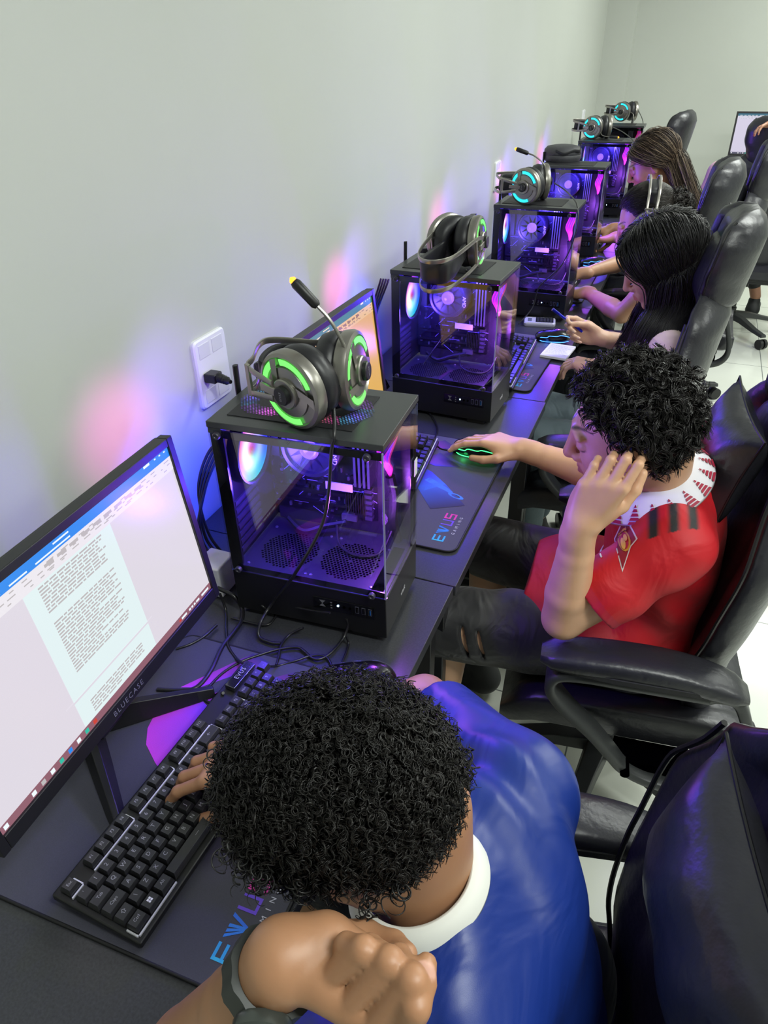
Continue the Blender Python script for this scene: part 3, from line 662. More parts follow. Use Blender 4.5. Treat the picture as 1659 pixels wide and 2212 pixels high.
# ================================================================ keyboards
M_kb = mat('keyboard_deck', '141416', .4); M_key = mat('keycap', '29292b', .30, bump=(1200, .1, .0002)); M_leg = mat('key_legend', '9a9aa0', .4); M_lit = mat('milky_light_strip', 'c9c9d2', .35)
U = .01905
def key_list():
    K = [(0, 0, 1, 'Esc')]+[(2+i, 0, 1, 'F%d' % (i+1)) for i in range(4)]+[(6.5+i, 0, 1, 'F%d' % (i+5)) for i in range(4)]+[(11+i, 0, 1, 'F%d' % (i+9)) for i in range(4)]
    K += [(i, 1.25, 1, c) for i, c in enumerate("'1234567890-=")]+[(13, 1.25, 2, '\u2190')]
    K += [(0, 2.25, 1.5, 'Tab')]+[(1.5+i, 2.25, 1, c) for i, c in enumerate("QWERTYUIOP´[")]+[(13.5, 2.25, 1.5, '')]
    K += [(0, 3.25, 1.75, 'Caps')]+[(1.75+i, 3.25, 1, c) for i, c in enumerate("ASDFGHJKLÇ~]")]+[(13.75, 3.25, 1.25, '')]
    K += [(0, 4.25, 1.25, '\u21e7')]+[(1.25+i, 4.25, 1, c) for i, c in enumerate("\\ZXCVBNM,.;/")]+[(13.25, 4.25, 1.75, '')]
    K += [(0, 5.25, 1.25, 'Ctrl'), (1.25, 5.25, 1.25, 'win'), (2.5, 5.25, 1.25, 'Alt'), (3.75, 5.25, 6.25, '—'), (10, 5.25, 1.25, 'Gr'), (11.25, 5.25, 1.25, 'Fn'), (12.5, 5.25, 1.25, ''), (13.75, 5.25, 1.25, 'Ctrl')]
    K += [(15.25+i, r, 1, s) for r, ss in ((1.25, ('Ins', 'Hm', 'Pg')), (2.25, ('Del', 'End', 'Pg'))) for i, s in enumerate(ss)]+[(16.25, 4.25, 1, ''), (15.25, 5.25, 1, ''), (16.25, 5.25, 1, ''), (17.25, 5.25, 1, '')]
    K += [(18.5+i, 1.25, 1, s) for i, s in enumerate(('Nm', '/', '*', '-'))]+[(18.5+i, r, 1, s) for r, ss in ((2.25, '789'), (3.25, '456'), (4.25, '123')) for i, s in enumerate(ss)]+[(18.5, 5.25, 2, '0'), (20.5, 5.25, 1, '.')]
    return K
def make_keyboard(full=True):
    """local: x runs along the rows, y towards the sitter is negative; origin at the Esc key's foot"""
    t = thing('keyboard', 'l', 'keyboard', group='backlit keyboards on the mats'); th = math.radians(5)
    L, D_ = 22.1*U, 7.1*U; R = rotx(th); o = np.array([L/2-.7*U, -2.6*U, .013]); base = lambda x, y, z: R@np.array([x, y, z])+np.array([0, 0, .0225])
    b = MB(); b.box(base(L/2-.85*U, -2.65*U, -.004), (L, D_, .012), R=R); b.build('deck', M_kb, t, smooth=None, bevel=.003)
    b = MB()
    for x0, x1, y in ((-.5, .5, -.55), (1.5, 5.5, -.55), (6, 10, -.55), (10.5, 14.5, -.55), (-.5, 3.2, -5.82), (9.5, 14.5, -5.82), (14.8, 17.8, -5.82), (18, 21.5, -5.82)): b.box(base((x0+x1)/2*U, y*U, .0035), ((x1-x0)*U, .0022, .004), R=R)
    for x, y0, y1 in ((-.55, -5.8, -4.9), (14.58, -5.8, -.6), (17.85, -2.8, -.7), (.52, -.5, .3), (5.52, -.5, .3), (10.02, -.5, .3)): b.box(base(x*U, (y0+y1)/2*U, .0035), (.0022, (y1-y0)*U, .004), R=R)
    b.build('light_strip', M_lit, t, smooth=None, bevel=.0006)
    KS = key_list(); allk = MB()
    def key(b, x, y, wd, s):
        cx = (x+(wd-1)/2)*U; cy = -y*U; hw, hd = wd*U/2-.0007, U/2-.0007; z0, z1 = .004, .0135
        def ring(w_, d_, z, dy=0): return [base(cx+q*w_, cy+r_*d_+dy, z) for q, r_ in ((-1, -1), (-.86, -1), (.86, -1), (1, -1), (1, -.8), (1, .8), (1, 1), (.86, 1), (-.86, 1), (-1, 1), (-1, .8), (-1, -.8))]
        top = ring(hw-.0022, hd-.0028, z1, .0008)
        b.loft([ring(hw, hd, z0), ring(hw-.0005, hd-.0005, z0+.004), ring(hw-.0019, hd-.0024, z1-.0006, .0006), top])
        if s and full:
            c = base(cx-(.18*U if len(s) < 2 else 0), cy+.0012, z1+.0002)
            if s == 'win':
                for i in (-1, 1):
                    for j in (-1, 1): b.quad(*[base(cx+i*.0016+p*.0013, cy+.001+j*.0016+q*.0013, z1+.0002) for p, q in ((-1, -1), (1, -1), (1, 1), (-1, 1))], m=2)
            else: b.text(s, .0075 if len(s) < 2 else .0056, base(cx, cy+.001, z1+.0002), R@(1, 0, 0), R@(0, 1, 0), m=1)
    for i, k in enumerate(KS):
        if full and i < 99:
            b = MB(); key(b, *k); b.build('key', [M_key, M_leg, M_white], t, smooth=None, bevel=0)
        else: key(allk, *k)
    allk.build('keys', [M_key, M_leg, M_white], t, smooth=None, kind='stuff')
    MB().box(base(19.9*U, .05*U, .006), (3.3*U, .95*U, .008), R=R@roty(.06)).build('logo_badge', mat('mirror_badge', '15151c', .04, spec=1.0, coat=1.0), t, smooth=None, bevel=.001)
    MB().text('EVUS', .011, base(19.9*U, .05*U, .0121), R@(1, 0, 0), R@(0, 1, 0), space=1.1).build('badge_lettering', M_leg, t, smooth=None)
    return t
KB = make_keyboard(); KB.location = (.375, -.797, DZ+.0054); KB.rotation_euler = (0, 0, 1.539); KB['label'] = 'black keyboard under the hand of the boy in blue, nearest of the row'
dup(KB, (.352, .085, DZ+.0054), 1.67, 'black keyboard under the orange document monitor, mostly hidden by the nearest tower')
dup(KB, (.415, .905, DZ+.0054), 1.60, 'black keyboard between the second tower and the notepad, keys shining violet')
KF = make_keyboard(False); KF.location = (.42, 1.86, DZ+.0054); KF.rotation_euler = (0, 0, 1.57); KF['label'] = 'black keyboard behind the third tower, by the woman with a headset'
dup(KF, (.42, 2.80, DZ+.0054), 1.57, 'black keyboard before the woman with long brown hair')

# ================================================================ mice
def make_mouse(col, estr):
    t = thing('mouse', 'l', 'mouse', group='gaming mice on the mats')       # local: nose to -x
    s = SDF(.012); s.ell((.0, 0, .014), (.060, .031, .024)); s.ell((.022, 0, .018), (.034, .029, .021)); s.box((-.03, 0, .010), (.028, .026, .011), r=.008); s.plane((0, 0, .0), (0, 0, -1)); s.build('shell', mat('mouse_shell', '0c0c0f', .25), .0025, t, smooth_it=1)
    b = MB(); V0 = .011
    for sy in (-1, 1): b.tube(spline([(-.058, sy*.014, .010), (-.040, sy*.0275, .018), (-.02, sy*.0305, .019), (-.012, sy*.0290, .0245), (.012, sy*.0295, .0245), (.026, sy*.0285, .0285), (.046, sy*.0225, .0245), (.058, sy*.010, .017)], 28), .0011, 6); b.tube(spline([(-.058, sy*.014, .010), (-.035, sy*.0305, .0055), (0, sy*.0330, .005), (.035, sy*.0295, .005), (.054, sy*.018, .007)], 24), .0011, 6)
    b.tube([(.0, -.006, .0385), (.03, -.011, .0375), (.05, -.008, .027)], .0009, 6); b.tube([(.0, .006, .0385), (.03, .011, .0375), (.05, .008, .027)], .0009, 6)
    nm = 'mouse_light_%.1f%.1f%.1f' % col; b.build('light_line', mat(nm, '101010', .3, emit=col, estr=estr), t)
    MB().cyl((-.032, -.003, .027), (-.032, .003, .027), .009, 18).build('scroll_wheel', M_blackplastic, t, smooth=40)
    point('mouse_glow', (-.02, -.037, .006), .006, .012, col, t); return t
MO = [(make_mouse((.05, 1., .22), 3.2), (.532, .488, DZ+.0054), -.10, 'black mouse with green light lines under the hand of the boy in red'),
      (make_mouse((.05, .22, 1.), 4.0), (.562, 1.375, DZ+.0054), .15, 'black mouse with blue light lines behind the notepad'),
      (make_mouse((1., .12, .75), 2.5), (.60, 2.30, DZ+.05), .5, 'mouse with pink light lines among the hands beyond the fourth tower')]
for o, l, a, lb in MO: o.location = l; o.rotation_euler = (0, 0, a); o['label'] = lb
o = dup(MO[1][0], (.552, 2.43, DZ+.002), .1, 'blue-lit mouse beside the front corner of the third tower')
MO[2][0].location = (.60, 3.24, DZ+.0054)
m1 = make_mouse((.2, .2, .3), .2); m1.location = (.565, -.338, DZ); m1.rotation_euler = (0, 0, .3); m1['label'] = 'unlit black mouse just beyond the curly hair of the boy in blue'
# cable clip of that mouse: a small white ring
o = MB().tube([(.0105*math.cos(a)*.8, .0105*math.sin(a), 0) for a in np.linspace(0, 2*math.pi, 25)], .0032, 8).build('cable_ring', M_white, smooth=60); o.location = at(735, 1453, Z=DZ+.012); tag(o, 'small white ring on a cable at the unlit mouse', 'ring')
# ================================================================ headsets
M_silver = mat('headset_silver_metal', '8f8c86', 0.32, metal=.85); M_pad = mat('headset_leatherette', '1b1b20', .42, bump=(400, .2, .0006))
M_foam = mat('headset_mesh_foam', '0a0a0d', .9); M_band = mat('headset_steel_band', 'a09c96', .3, metal=.8)
def build_cup(parent, c, axis, upv, led, flip=1):
    """one ear cup: axis points outwards, c is its centre"""
    axis = nrm(axis); upv = nrm(np.asarray(upv)-axis*(np.asarray(upv)@axis)); sd = np.cross(upv, axis); c = np.asarray(c, float)
    P = lambda a, r, h: c+axis*h+(sd*math.cos(a)+upv*math.sin(a))*r
    cup = MB().lathe(c, axis, [(.030, -.012), (.040, -.010), (.0515, -.002), (.0525, .008), (.0505, .013), (.046, .015), (.0445, .0125), (.0001, .0125)], n=48).build('ear_cup', M_silver, parent, smooth=35)
    MB().lathe(c, axis, [(.020, -.016), (.026, -.032), (.036, -.036), (.047, -.030), (.051, -.018), (.049, -.006), (.044, -.004)], n=40).build('ear_cushion', M_pad, cup, smooth=60)
    MB().lathe(c, axis, [(.0001, -.019), (.024, -.019)], n=24, caps=False).build('inner_foam', M_foam, cup, smooth=None)
    b = MB(); k0 = .16
    for a0, a1 in ((.35, 1.75), (1.95, 3.05), (3.5, 5.15)):
        A = np.linspace(a0, a1, 16); V = [P(a, .036, .0150) for a in A]+[P(a, .0440, .0150) for a in A]; b.add(V, [(i, i+1, 17+i, 16+i) for i in range(15)])
    for q in np.linspace(3.1, 3.5, 3): pass
    b.build('light_ring', mat('headset_light_%.1f_%.1f' % (led[0], led[2]), '202020', .3, emit=led, estr=1.5, noise=None), cup, smooth=None)
    b = MB()                                                            # swirl blades on the face
    for a0 in (-.25, 1.85, 3.35): b.add([P(a0, .0455, .0158), P(a0+.28, .0455, .0158), P(a0+1.05, .020, .0185), P(a0+.45, .017, .0185), P(a0+.1, .034, .0162)], [(0, 1, 2, 3, 4)])
    b.lathe(c+axis*.0125, axis, [(.034, 0), (.033, .0025), (.020, .004), (.020, .008), (.0185, .0095), (.0001, .0095)], n=40); b.build('cup_plate', M_silver, cup, smooth=35)
    h = MB().lathe(c+axis*.018, axis, [(.0125, 0), (.0125, .009), (.011, .0105), (.0001, .0105)], n=28).build('hub', M_blackplastic, cup, smooth=40)
    MB().text('EVUS', .0052, c+axis*.0287, -upv*0+sd*0+np.cross(axis, sd)*0+(-upv), sd*flip if flip == 1 else -sd, space=1.1).build('hub_lettering', M_leg, h, smooth=None)
    return cup
def make_headset(label, A, B_, led, group='illuminated headsets', mic=None, bandmid=None, upv=(0, 0, 1), gap=.024, scale=1.0):
    """A and B_: (centre, outward axis) of the two cups; bandmid: where the crown of the headband lies"""
    o0 = (np.asarray(A[0])+np.asarray(B_[0]))/2; t = thing('headset', label, 'headset', o0, 0, group); L = lambda p: (np.asarray(p, float)-o0)/scale; t.scale = (scale,)*3
    a, b_, mid = L(A[0]), L(B_[0]), L(bandmid); au, bu = nrm(A[1]), nrm(B_[1])
    upb = nrm(np.cross(mid-a, b_-a)); upb = upb if upb[2] > 0 else -upb
    ca = build_cup(t, a, au, upv, led); cb = build_cup(t, b_, bu, upv, led)
    d = nrm(mid-(a+b_)/2); a1, b1 = a+au*.024, b_+bu*.024; out = a1-b1; wd = np.linalg.norm(out)
    for s in (-1, 1):       # two parallel steel bands
        z = upb*s*gap*.75; q = [a1+d*.018+z*.55, a1+d*.060+z, mid+(a1-(a+b_)/2)*.72+z*1.1-d*.03, mid+z*1.15, mid+(b1-(a+b_)/2)*.72+z*1.1-d*.03, b1+d*.060+z, b1+d*.018+z*.55]
        MB().rect(spline(q, 60), .0085, .0022, ref=upb).build('headband', M_band, t, smooth=50)
    for e, ax in ((a1, au), (b1, bu)):
        b = MB(); b.box(e+d*.022, (.034, .004, .011), R=np.stack([d, ax, np.cross(d, ax)], 1)); b.box(e+d*.061, (.007, .0045, .046), R=np.stack([d, ax, np.cross(d, ax)], 1)); b.build('yoke', M_band, t, smooth=None, bevel=.001)
    q = [a1*.8+b1*.2+d*.052-au*.008, mid+(a1-(a+b_)/2)*.6-d*.036, mid-d*.020, mid+(b1-(a+b_)/2)*.6-d*.036, b1*.8+a1*.2+d*.052-bu*.008]
    pts = spline([q[0], q[1], q[2], q[3], q[4]], 40); ww = .030+.012*np.sin(np.linspace(0, math.pi, len(pts)))
    MB().rect(pts, ww, .009, ref=upb).build('suspension_strap', M_pad, t, smooth=60)
    if mic is not None:
        pts = [L(p) for p in mic]; sp = spline(pts, 30); m = MB().tube(sp[:-1], .0022, 8).build('microphone_boom', M_silver, t); e = sp[-1]; dd = nrm(sp[-1]-sp[-3])
        MB().tube([e-dd*.006, e-dd*.002, e+dd*.030, e+dd*.034], [.004, .0062, .0066, .005], 12).build('microphone', M_blackplastic, m)
        MB().tube([e+dd*.033, e+dd*.037, e+dd*.040], [.0046, .0044, .001], 10).build('microphone_light', mat('amber_led', 'ff8a10', .3, emit=(1., .32, .02), estr=3.), m)
    return t
GREEN, CYAN = (.16, 1., .13), (.02, .75, .95)
zt = DZ+CH_+.0525*1.2
hc1, hc2 = at(640, 838, Z=zt), at(752, 800, Z=zt+.004)
H1 = make_headset('silver headset with green light ring and raised microphone, on the nearest tower', (hc1, (-.30, -.94, -.08)), (hc2, (.97, .10, .06)), GREEN, bandmid=(hc1[0]-.092, hc1[1]+.078, zt+.012), scale=1.2,
    mic=[hc2+np.array([.016, -.030, .030]), hc2+np.array([.008, -.035, .062]), hc2+np.array([-.008, -.038, .092]), hc2+np.array([-.030, -.040, .115])])
MB().tube(spline([(hc2-np.asarray(H1.location)+np.array(q_))/1.2 for q_ in ([.014, -.052, .01], [.010, -.062, -.010], [.004, -.066, -.03])], 12), .0045, 8).build('strain_relief', M_blackplastic, H1)
z2 = DZ+CH_+.056*1.2
c1, c2 = at(965, 520, Z=z2), at(1025, 522, Z=z2)
H2 = make_headset('upturned silver headset with green rings, dark cushions facing out, on the second tower', (c1+np.array([.0, .02, 0]), (-.80, .58, 0)), (c2, (.96, .02, .05)), GREEN, bandmid=at(925, 598, Z=z2-.032), gap=.034, scale=1.2)
z3 = DZ+CH_+.053*1.15
c1, c2 = at(1137, 402, Z=z3), at(1172, 392, Z=z3)
H3 = make_headset('cyan-lit headset with an amber-tipped raised microphone, on the third tower', (c1, (-.35, -.93, -.05)), (c2, (.9, .4, 0)), CYAN, bandmid=(c1[0]-.115, c1[1]+.04, z3+.008), scale=1.15,
    mic=[c2+np.array([.01, -.03, .03]), c2+np.array([.005, -.03, .06]), c2+np.array([-.03, -.03, .085]), c2+np.array([-.06, -.03, .095])])
for px, py, lb, kk in ((1281, 275, 'cyan-lit headset on the fifth tower, microphone lying down over the glass', 0), (1344, 241, 'farthest cyan-lit headset, on the dark last tower', 1)):
    c1 = at(px, py, Y=places[3+kk][0][1]+.07); c1 = at(px, py, Z=z3); c2 = c1+np.array([.07, .055, 0])
    make_headset(lb, (c1, (-.30, -.95, -.05)), (c2, (.92, .35, 0)), CYAN, bandmid=(c1[0]-.115, c1[1]+.04, z3+.01), scale=1.15, mic=[c1+np.array([.045, -.01, -.02]), c1+np.array([.06, -.03, -.036]), c1+np.array([.09, -.04, -.042]), c1+np.array([.11, -.04, -.043])] if kk == 0 else [c1+np.array([.05, -.01, -.0]), c1+np.array([.075, -.03, -.01]), c1+np.array([.082, -.04, -.03]), c1+np.array([.082, -.045, -.045])])
# round zipped pouch on the fourth tower
pc = at(1214, 346, Z=DZ+CH_+.001); b = MB(); R_ = .088
prof = [(0.0001, 0), (R_*.93, 0), (R_, .012), (R_*1.0, .026), (R_*.98, .028), (R_, .030), (R_*.99, .048), (R_*.86, .060), (R_*.5, .066), (.0001, .067)]
PO = tag(b.lathe((0, 0, 0), (0, 0, 1), prof, n=44).build('zipped_pouch', mat('pouch_fabric', '3a3a3f', .6, bump=(120, .4, .002)), smooth=50), 'round dark zipped headset pouch lying on the fourth tower', 'pouch'); PO.location = pc
bb = MB(); bb.rect(spline([(-.02, -.086, .05), (.02, -.089, .038), (.06, -.066, .05), (.085, -.03, .045), (.07, .03, .06)], 24), .012, .003, ref=(0, 0, 1)).build('strap', M_pad, PO)

# ================================================================ wall sockets
def socket(loc, w_, h_, label, plug=False):
    t = thing('wall_socket', label, 'socket', loc, 0, 'white wall plates'); b = MB(); b.loft([[(x, y, z) for y, z in rrect(-w_/2+q, w_/2-q, -h_/2+q, h_/2-q, .010, 4)] for x, q in ((0, 0), (.006, 0), (.0095, .003))]); b.build('plate', M_white, t, smooth=40)
    for y, z in ((-w_*.22, h_*.33), (w_*.2, h_*.33), (-w_*.22, -h_*.33), (w_*.2, -h_*.33)): MB().box((.0095, y, z), (.0022, w_*.34, h_*.2)).build('module', mat('white_plastic_2', 'd8d8e0', .3), t, smooth=None, bevel=.0008)
    return t
soc = socket((WX, .115, 1.065), .115, .150, 'white wall plate with a black plug in it, above the nearest tower')
pl = thing('power_plug', 'black ribbed plug sticking out of the white wall plate', 'plug', (WX+.011, .085, 1.06)); MB().box((.014, -.0, .0), (.028, .030, .020)).build('plug_body', M_blackplastic, pl, smooth=None, bevel=.003)
MB().lathe((.028, 0, 0), (1, -.35, 0.02), [(.011, 0)]+[(r_, .004*i+.004) for i, r_ in enumerate((.0105, .007, .010, .007, .0095, .0065, .009, .006))]+[(.004, .04)], n=14).build('strain_relief', M_blackplastic, pl, smooth=50)
socket((WX, at(1072, 380, X=WX)[1], at(1072, 380, X=WX)[2]), .10, .13, 'white wall plate between the second and third towers')
socket((WX, at(1258, 258, X=WX)[1], at(1258, 258, X=WX)[2]), .10, .13, 'farthest white wall plate, beside the fifth tower')

# ================================================================ cables and small things on the desks
M_cable = mat('black_cable_rubber', '17171a', .33)
zd_ = DZ+.006
def desk_cable(px, label, r=.0026, z=zd_, n=80): return cable([at(x, y, Z=(q[0] if q else z)) for x, y, *q in px], r, M_cable, label, group='black cables on the desks', n=n)
hl = np.asarray(H1.location)
cable([hc2+np.array([.004, -.066, -.03]), at(722, 940, Z=DZ+CH_+.008), at(716, 975, Y=tp[1]-.012), at(700, 1120, Y=tp[1]-.03), at(640, 1235, Y=tp[1]-.05), at(590, 1300, Z=.80), at(563, 1345, Z=.775), at(560, 1375, Z=zd_+.002), at(585, 1388, Z=zd_), at(606, 1390, Z=zd_)], .0030, M_cable, 'headset cable hanging down over the glass of the nearest tower', n=110, group='black cables on the desks')
desk_cable([(713, 1324, .812), (680, 1320, .80), (640, 1312, .79), (600, 1300, .785), (568, 1298, .78), (570, 1312, .775), (598, 1320, zd_), (590, 1340), (575, 1350), (540, 1345), (500, 1335)], 'cable from the blue-lit port of the nearest tower curling back on the desk', .0022)
desk_cable([(748, 1336, .79), (752, 1350, .775), (742, 1378), (715, 1410), (690, 1424), (672, 1420), (655, 1405), (640, 1398), (600, 1403), (560, 1415), (520, 1430), (480, 1455), (447, 1490), (442, 1510), (455, 1517), (468, 1500), (482, 1497, .785)], 'keyboard cable snaking from the nearest tower to the keyboard', .0026)
desk_cable([(475, 1282, .79), (488, 1320), (489, 1360), (493, 1395), (510, 1422), (528, 1436, .775)], 'cable dropping beside the white monitor to the keyboard badge', .0026)
desk_cable([(470, 1270, .79), (505, 1288, .78), (523, 1315), (522, 1340), (505, 1365), (480, 1398), (455, 1450), (425, 1485), (390, 1492), (340, 1490)], 'thick cable looping behind the white monitor', .0042)
desk_cable([(580, 1440, .775), (600, 1438), (640, 1427), (670, 1417), (700, 1417), (714, 1432), (718, 1452)], 'thin cable arching towards the unlit mouse', .0022)
desk_cable([(655, 1356, .77), (625, 1372), (607, 1395), (602, 1420), (597, 1437)], 'short cable coming out from under the nearest tower', .0024)
desk_cable([(748, 1375, .77), (753, 1390), (748, 1410), (740, 1430), (737, 1447)], 'mouse cable running to the small white ring', .0022)
desk_cable([(468, 1350), (440, 1375), (410, 1392), (380, 1402)], 'cable end lying behind the white monitor', .003)
desk_cable([(905, 880), (930, 895), (945, 925), (940, 950), (950, 968), (978, 974)], 'mouse cable beside the second tower leading to the green-lit mouse', .0022)
desk_cable([(1008, 583, DZ+CH_+.006), (1000, 640, .98), (960, 720, .93), (905, 800, .84), (880, 850, .80)], 'headset cable crossing the glass of the second tower', .0022)
cable([at(1197, 395, Z=DZ+CH_+.04), at(1225, 415, Z=DZ+CH_+.02), at(1247, 445, Z=DZ+CH_+.004), at(1244, 500, Y=1.575), at(1215, 570, Y=1.575), at(1165, 620, Y=1.565), at(1150, 665, Y=1.555), at(1120, 700, Z=zd_)], .0024, M_cable, 'headset cable drooping over the glass of the third tower', group='black cables on the desks')
cable([at(1318, 272, Z=DZ+CH_+.03), at(1345, 285, Z=DZ+CH_+.02), at(1368, 305, Z=DZ+CH_+.0), at(1372, 330, Y=3.53)], .0026, M_cable, 'headset cable drooping from the fifth tower', group='black cables on the desks')
cable([at(1380, 240, Z=DZ+CH_+.05), at(1389, 265, Z=DZ+CH_+.0), at(1385, 300, Y=4.40)], .0026, M_cable, 'headset cable drooping from the last tower', group='black cables on the desks')
for k, off in enumerate((0, .008, .016, -.008)):
    cable([(.20, -.15-off, .76), (.165, -.17-off*1.5, .84), (.15+off*.6, -.14, .93), (.17+off, -.11, 1.0), (.20, -.09, 1.03)], .003, M_cable, 'black cable of the bundle behind the nearest tower', group='cable bundle behind the nearest tower')
    cable([(.17, .79-off, .76), (.13, .77-off*1.5, .86), (.12+off*.6, .80, .97), (.15+off, .82, 1.08)], .003, M_cable, 'black cable of the bundle behind the second tower', group='cable bundle behind the second tower')
o = MB().box((0, 0, .035), (.055, .06, .07)).build('power_adapter', M_white, smooth=None, bevel=.004); o.location = (.20, -.20, DZ); tag(o, 'white power adapter between the white monitor and the nearest tower', 'power adapter')
# calculator
ca = thing('calculator', 'pale lilac calculator with black keys, lying by the third tower', 'calculator', at(1165, 700, Z=DZ), math.radians(10)); MB().loft([[(x, y, z) for x, y in rrect(-.058+q, .058-q, -.034+q, .034-q, .012, 4)] for z, q in ((0, .002), (.004, 0), (.012, 0), (.016, .003))]).build('calculator_body', mat('lilac_plastic', 'b9b6cc', .35), ca, smooth=40)
MB().box((.018, 0, .0165), (.064, .052, .0015)).build('key_field', M_blackplastic, ca, smooth=None); b = MB()
for i in range(5):
    for j in range(4): b.box((-.006+.012*i, -.018+.012*j, .0178), (.009, .009, .0015))
b.build('keys', mat('calc_keys', '3a3a44', .4), ca, smooth=None)
MB().box((-.036, -.004, .0166), (.014, .034, .001)).build('display', mat('calc_display', '6a7080', .2), ca, smooth=None)
# notepad
npd = thing('notepad', 'open white notepad on the third mat, beside the writing hand', 'notepad', at(1205, 762, Z=DZ+.0054), math.radians(-6)); b = MB(); b.box((0, 0, .004), (.088, .125, .008)); b.build('page_block', mat('paper', 'e8e8f0', .7), npd, smooth=None, bevel=.001)
b = MB(); rr = random.Random(2)
for k in range(11):
    y = .045-k*.008; x = -.036
    while x < .02+rr.random()*.02: wd = rr.uniform(.004, .012); b.quad((x, y, .0083), (x+wd, y, .0083), (x+wd, y+.0012, .0083), (x, y+.0012, .0083)); x += wd+.002
b.build('handwriting', mat('ink', '8a8fa8', .6), npd, smooth=None)
# ================================================================ gaming chairs
M_lea = mat('black_leatherette', '25252b', .36, bump=(55, .12, .012), noise=(3, .06)); M_mesh = mat('armrest_side_fabric', '17171a', .7, bump=(900, .6, .001))
M_pipe = mat('seam_piping', '0c0c0f', .4); M_chplastic = mat('chair_grey_plastic', '303233', .42, bump=(1200, .15, .0004)); M_backshell = mat('chair_back_cloth', '2a2b2c', .7)
def sgp(x, p): return math.copysign(abs(x)**p, x)
def interp(x, xs, ys):
    x = min(max(x, xs[0]), xs[-1])
    for i in range(len(xs)-1):
        if x <= xs[i+1]:
            u = (x-xs[i])/(xs[i+1]-xs[i]); u = u*u*(3-2*u); return ys[i]*(1-u)+ys[i+1]*u
    return ys[-1]
def chair_back_ring(v, xb, zb, hw, th, wing, n=40):
    R = []
    for k in range(n):
        a = 2*math.pi*k/n; c, s = math.cos(a), math.sin(a); u = sgp(c, .55)*hw; t = sgp(s, .75)*th
        fwd = wing*abs(u/max(hw, .01))**2.5*(1 if hw > .05 else 0); q = -.012*math.exp(-((abs(u)-hw*.62)/.012)**2) if t > 0 else 0     # seam groove
        R.append((xb-(t+q)-fwd, u, zb+(t+fwd)*.22))
    return R
def pillow_mesh(hx, hz, T, n=18, tilt=0.0):
    V = []; F = []
    def P(i, j, s):
        u, v = 2*i/n-1, 2*j/n-1; e = max(0, (1-abs(u)**2.6))**.55*max(0, (1-abs(v)**2.6))**.55; wob = .0025*math.sin(9*u+3*v)*e
        pin = 1-.10*(1-abs(u)**2)*abs(v)**3-.0; return (s*(T*e+wob), u*hx*(1-.10*(1-v*v)), v*hz*(1-.12*(1-u*u)))
    for s in (1, -1):
        o = len(V)
        for i in range(n+1):
            for j in range(n+1): V.append(P(i, j, s))
        for i in range(n):
            for j in range(n):
                q = (o+i*(n+1)+j, o+(i+1)*(n+1)+j, o+(i+1)*(n+1)+j+1, o+i*(n+1)+j+1); F.append(q if s > 0 else q[::-1])
    return V, F
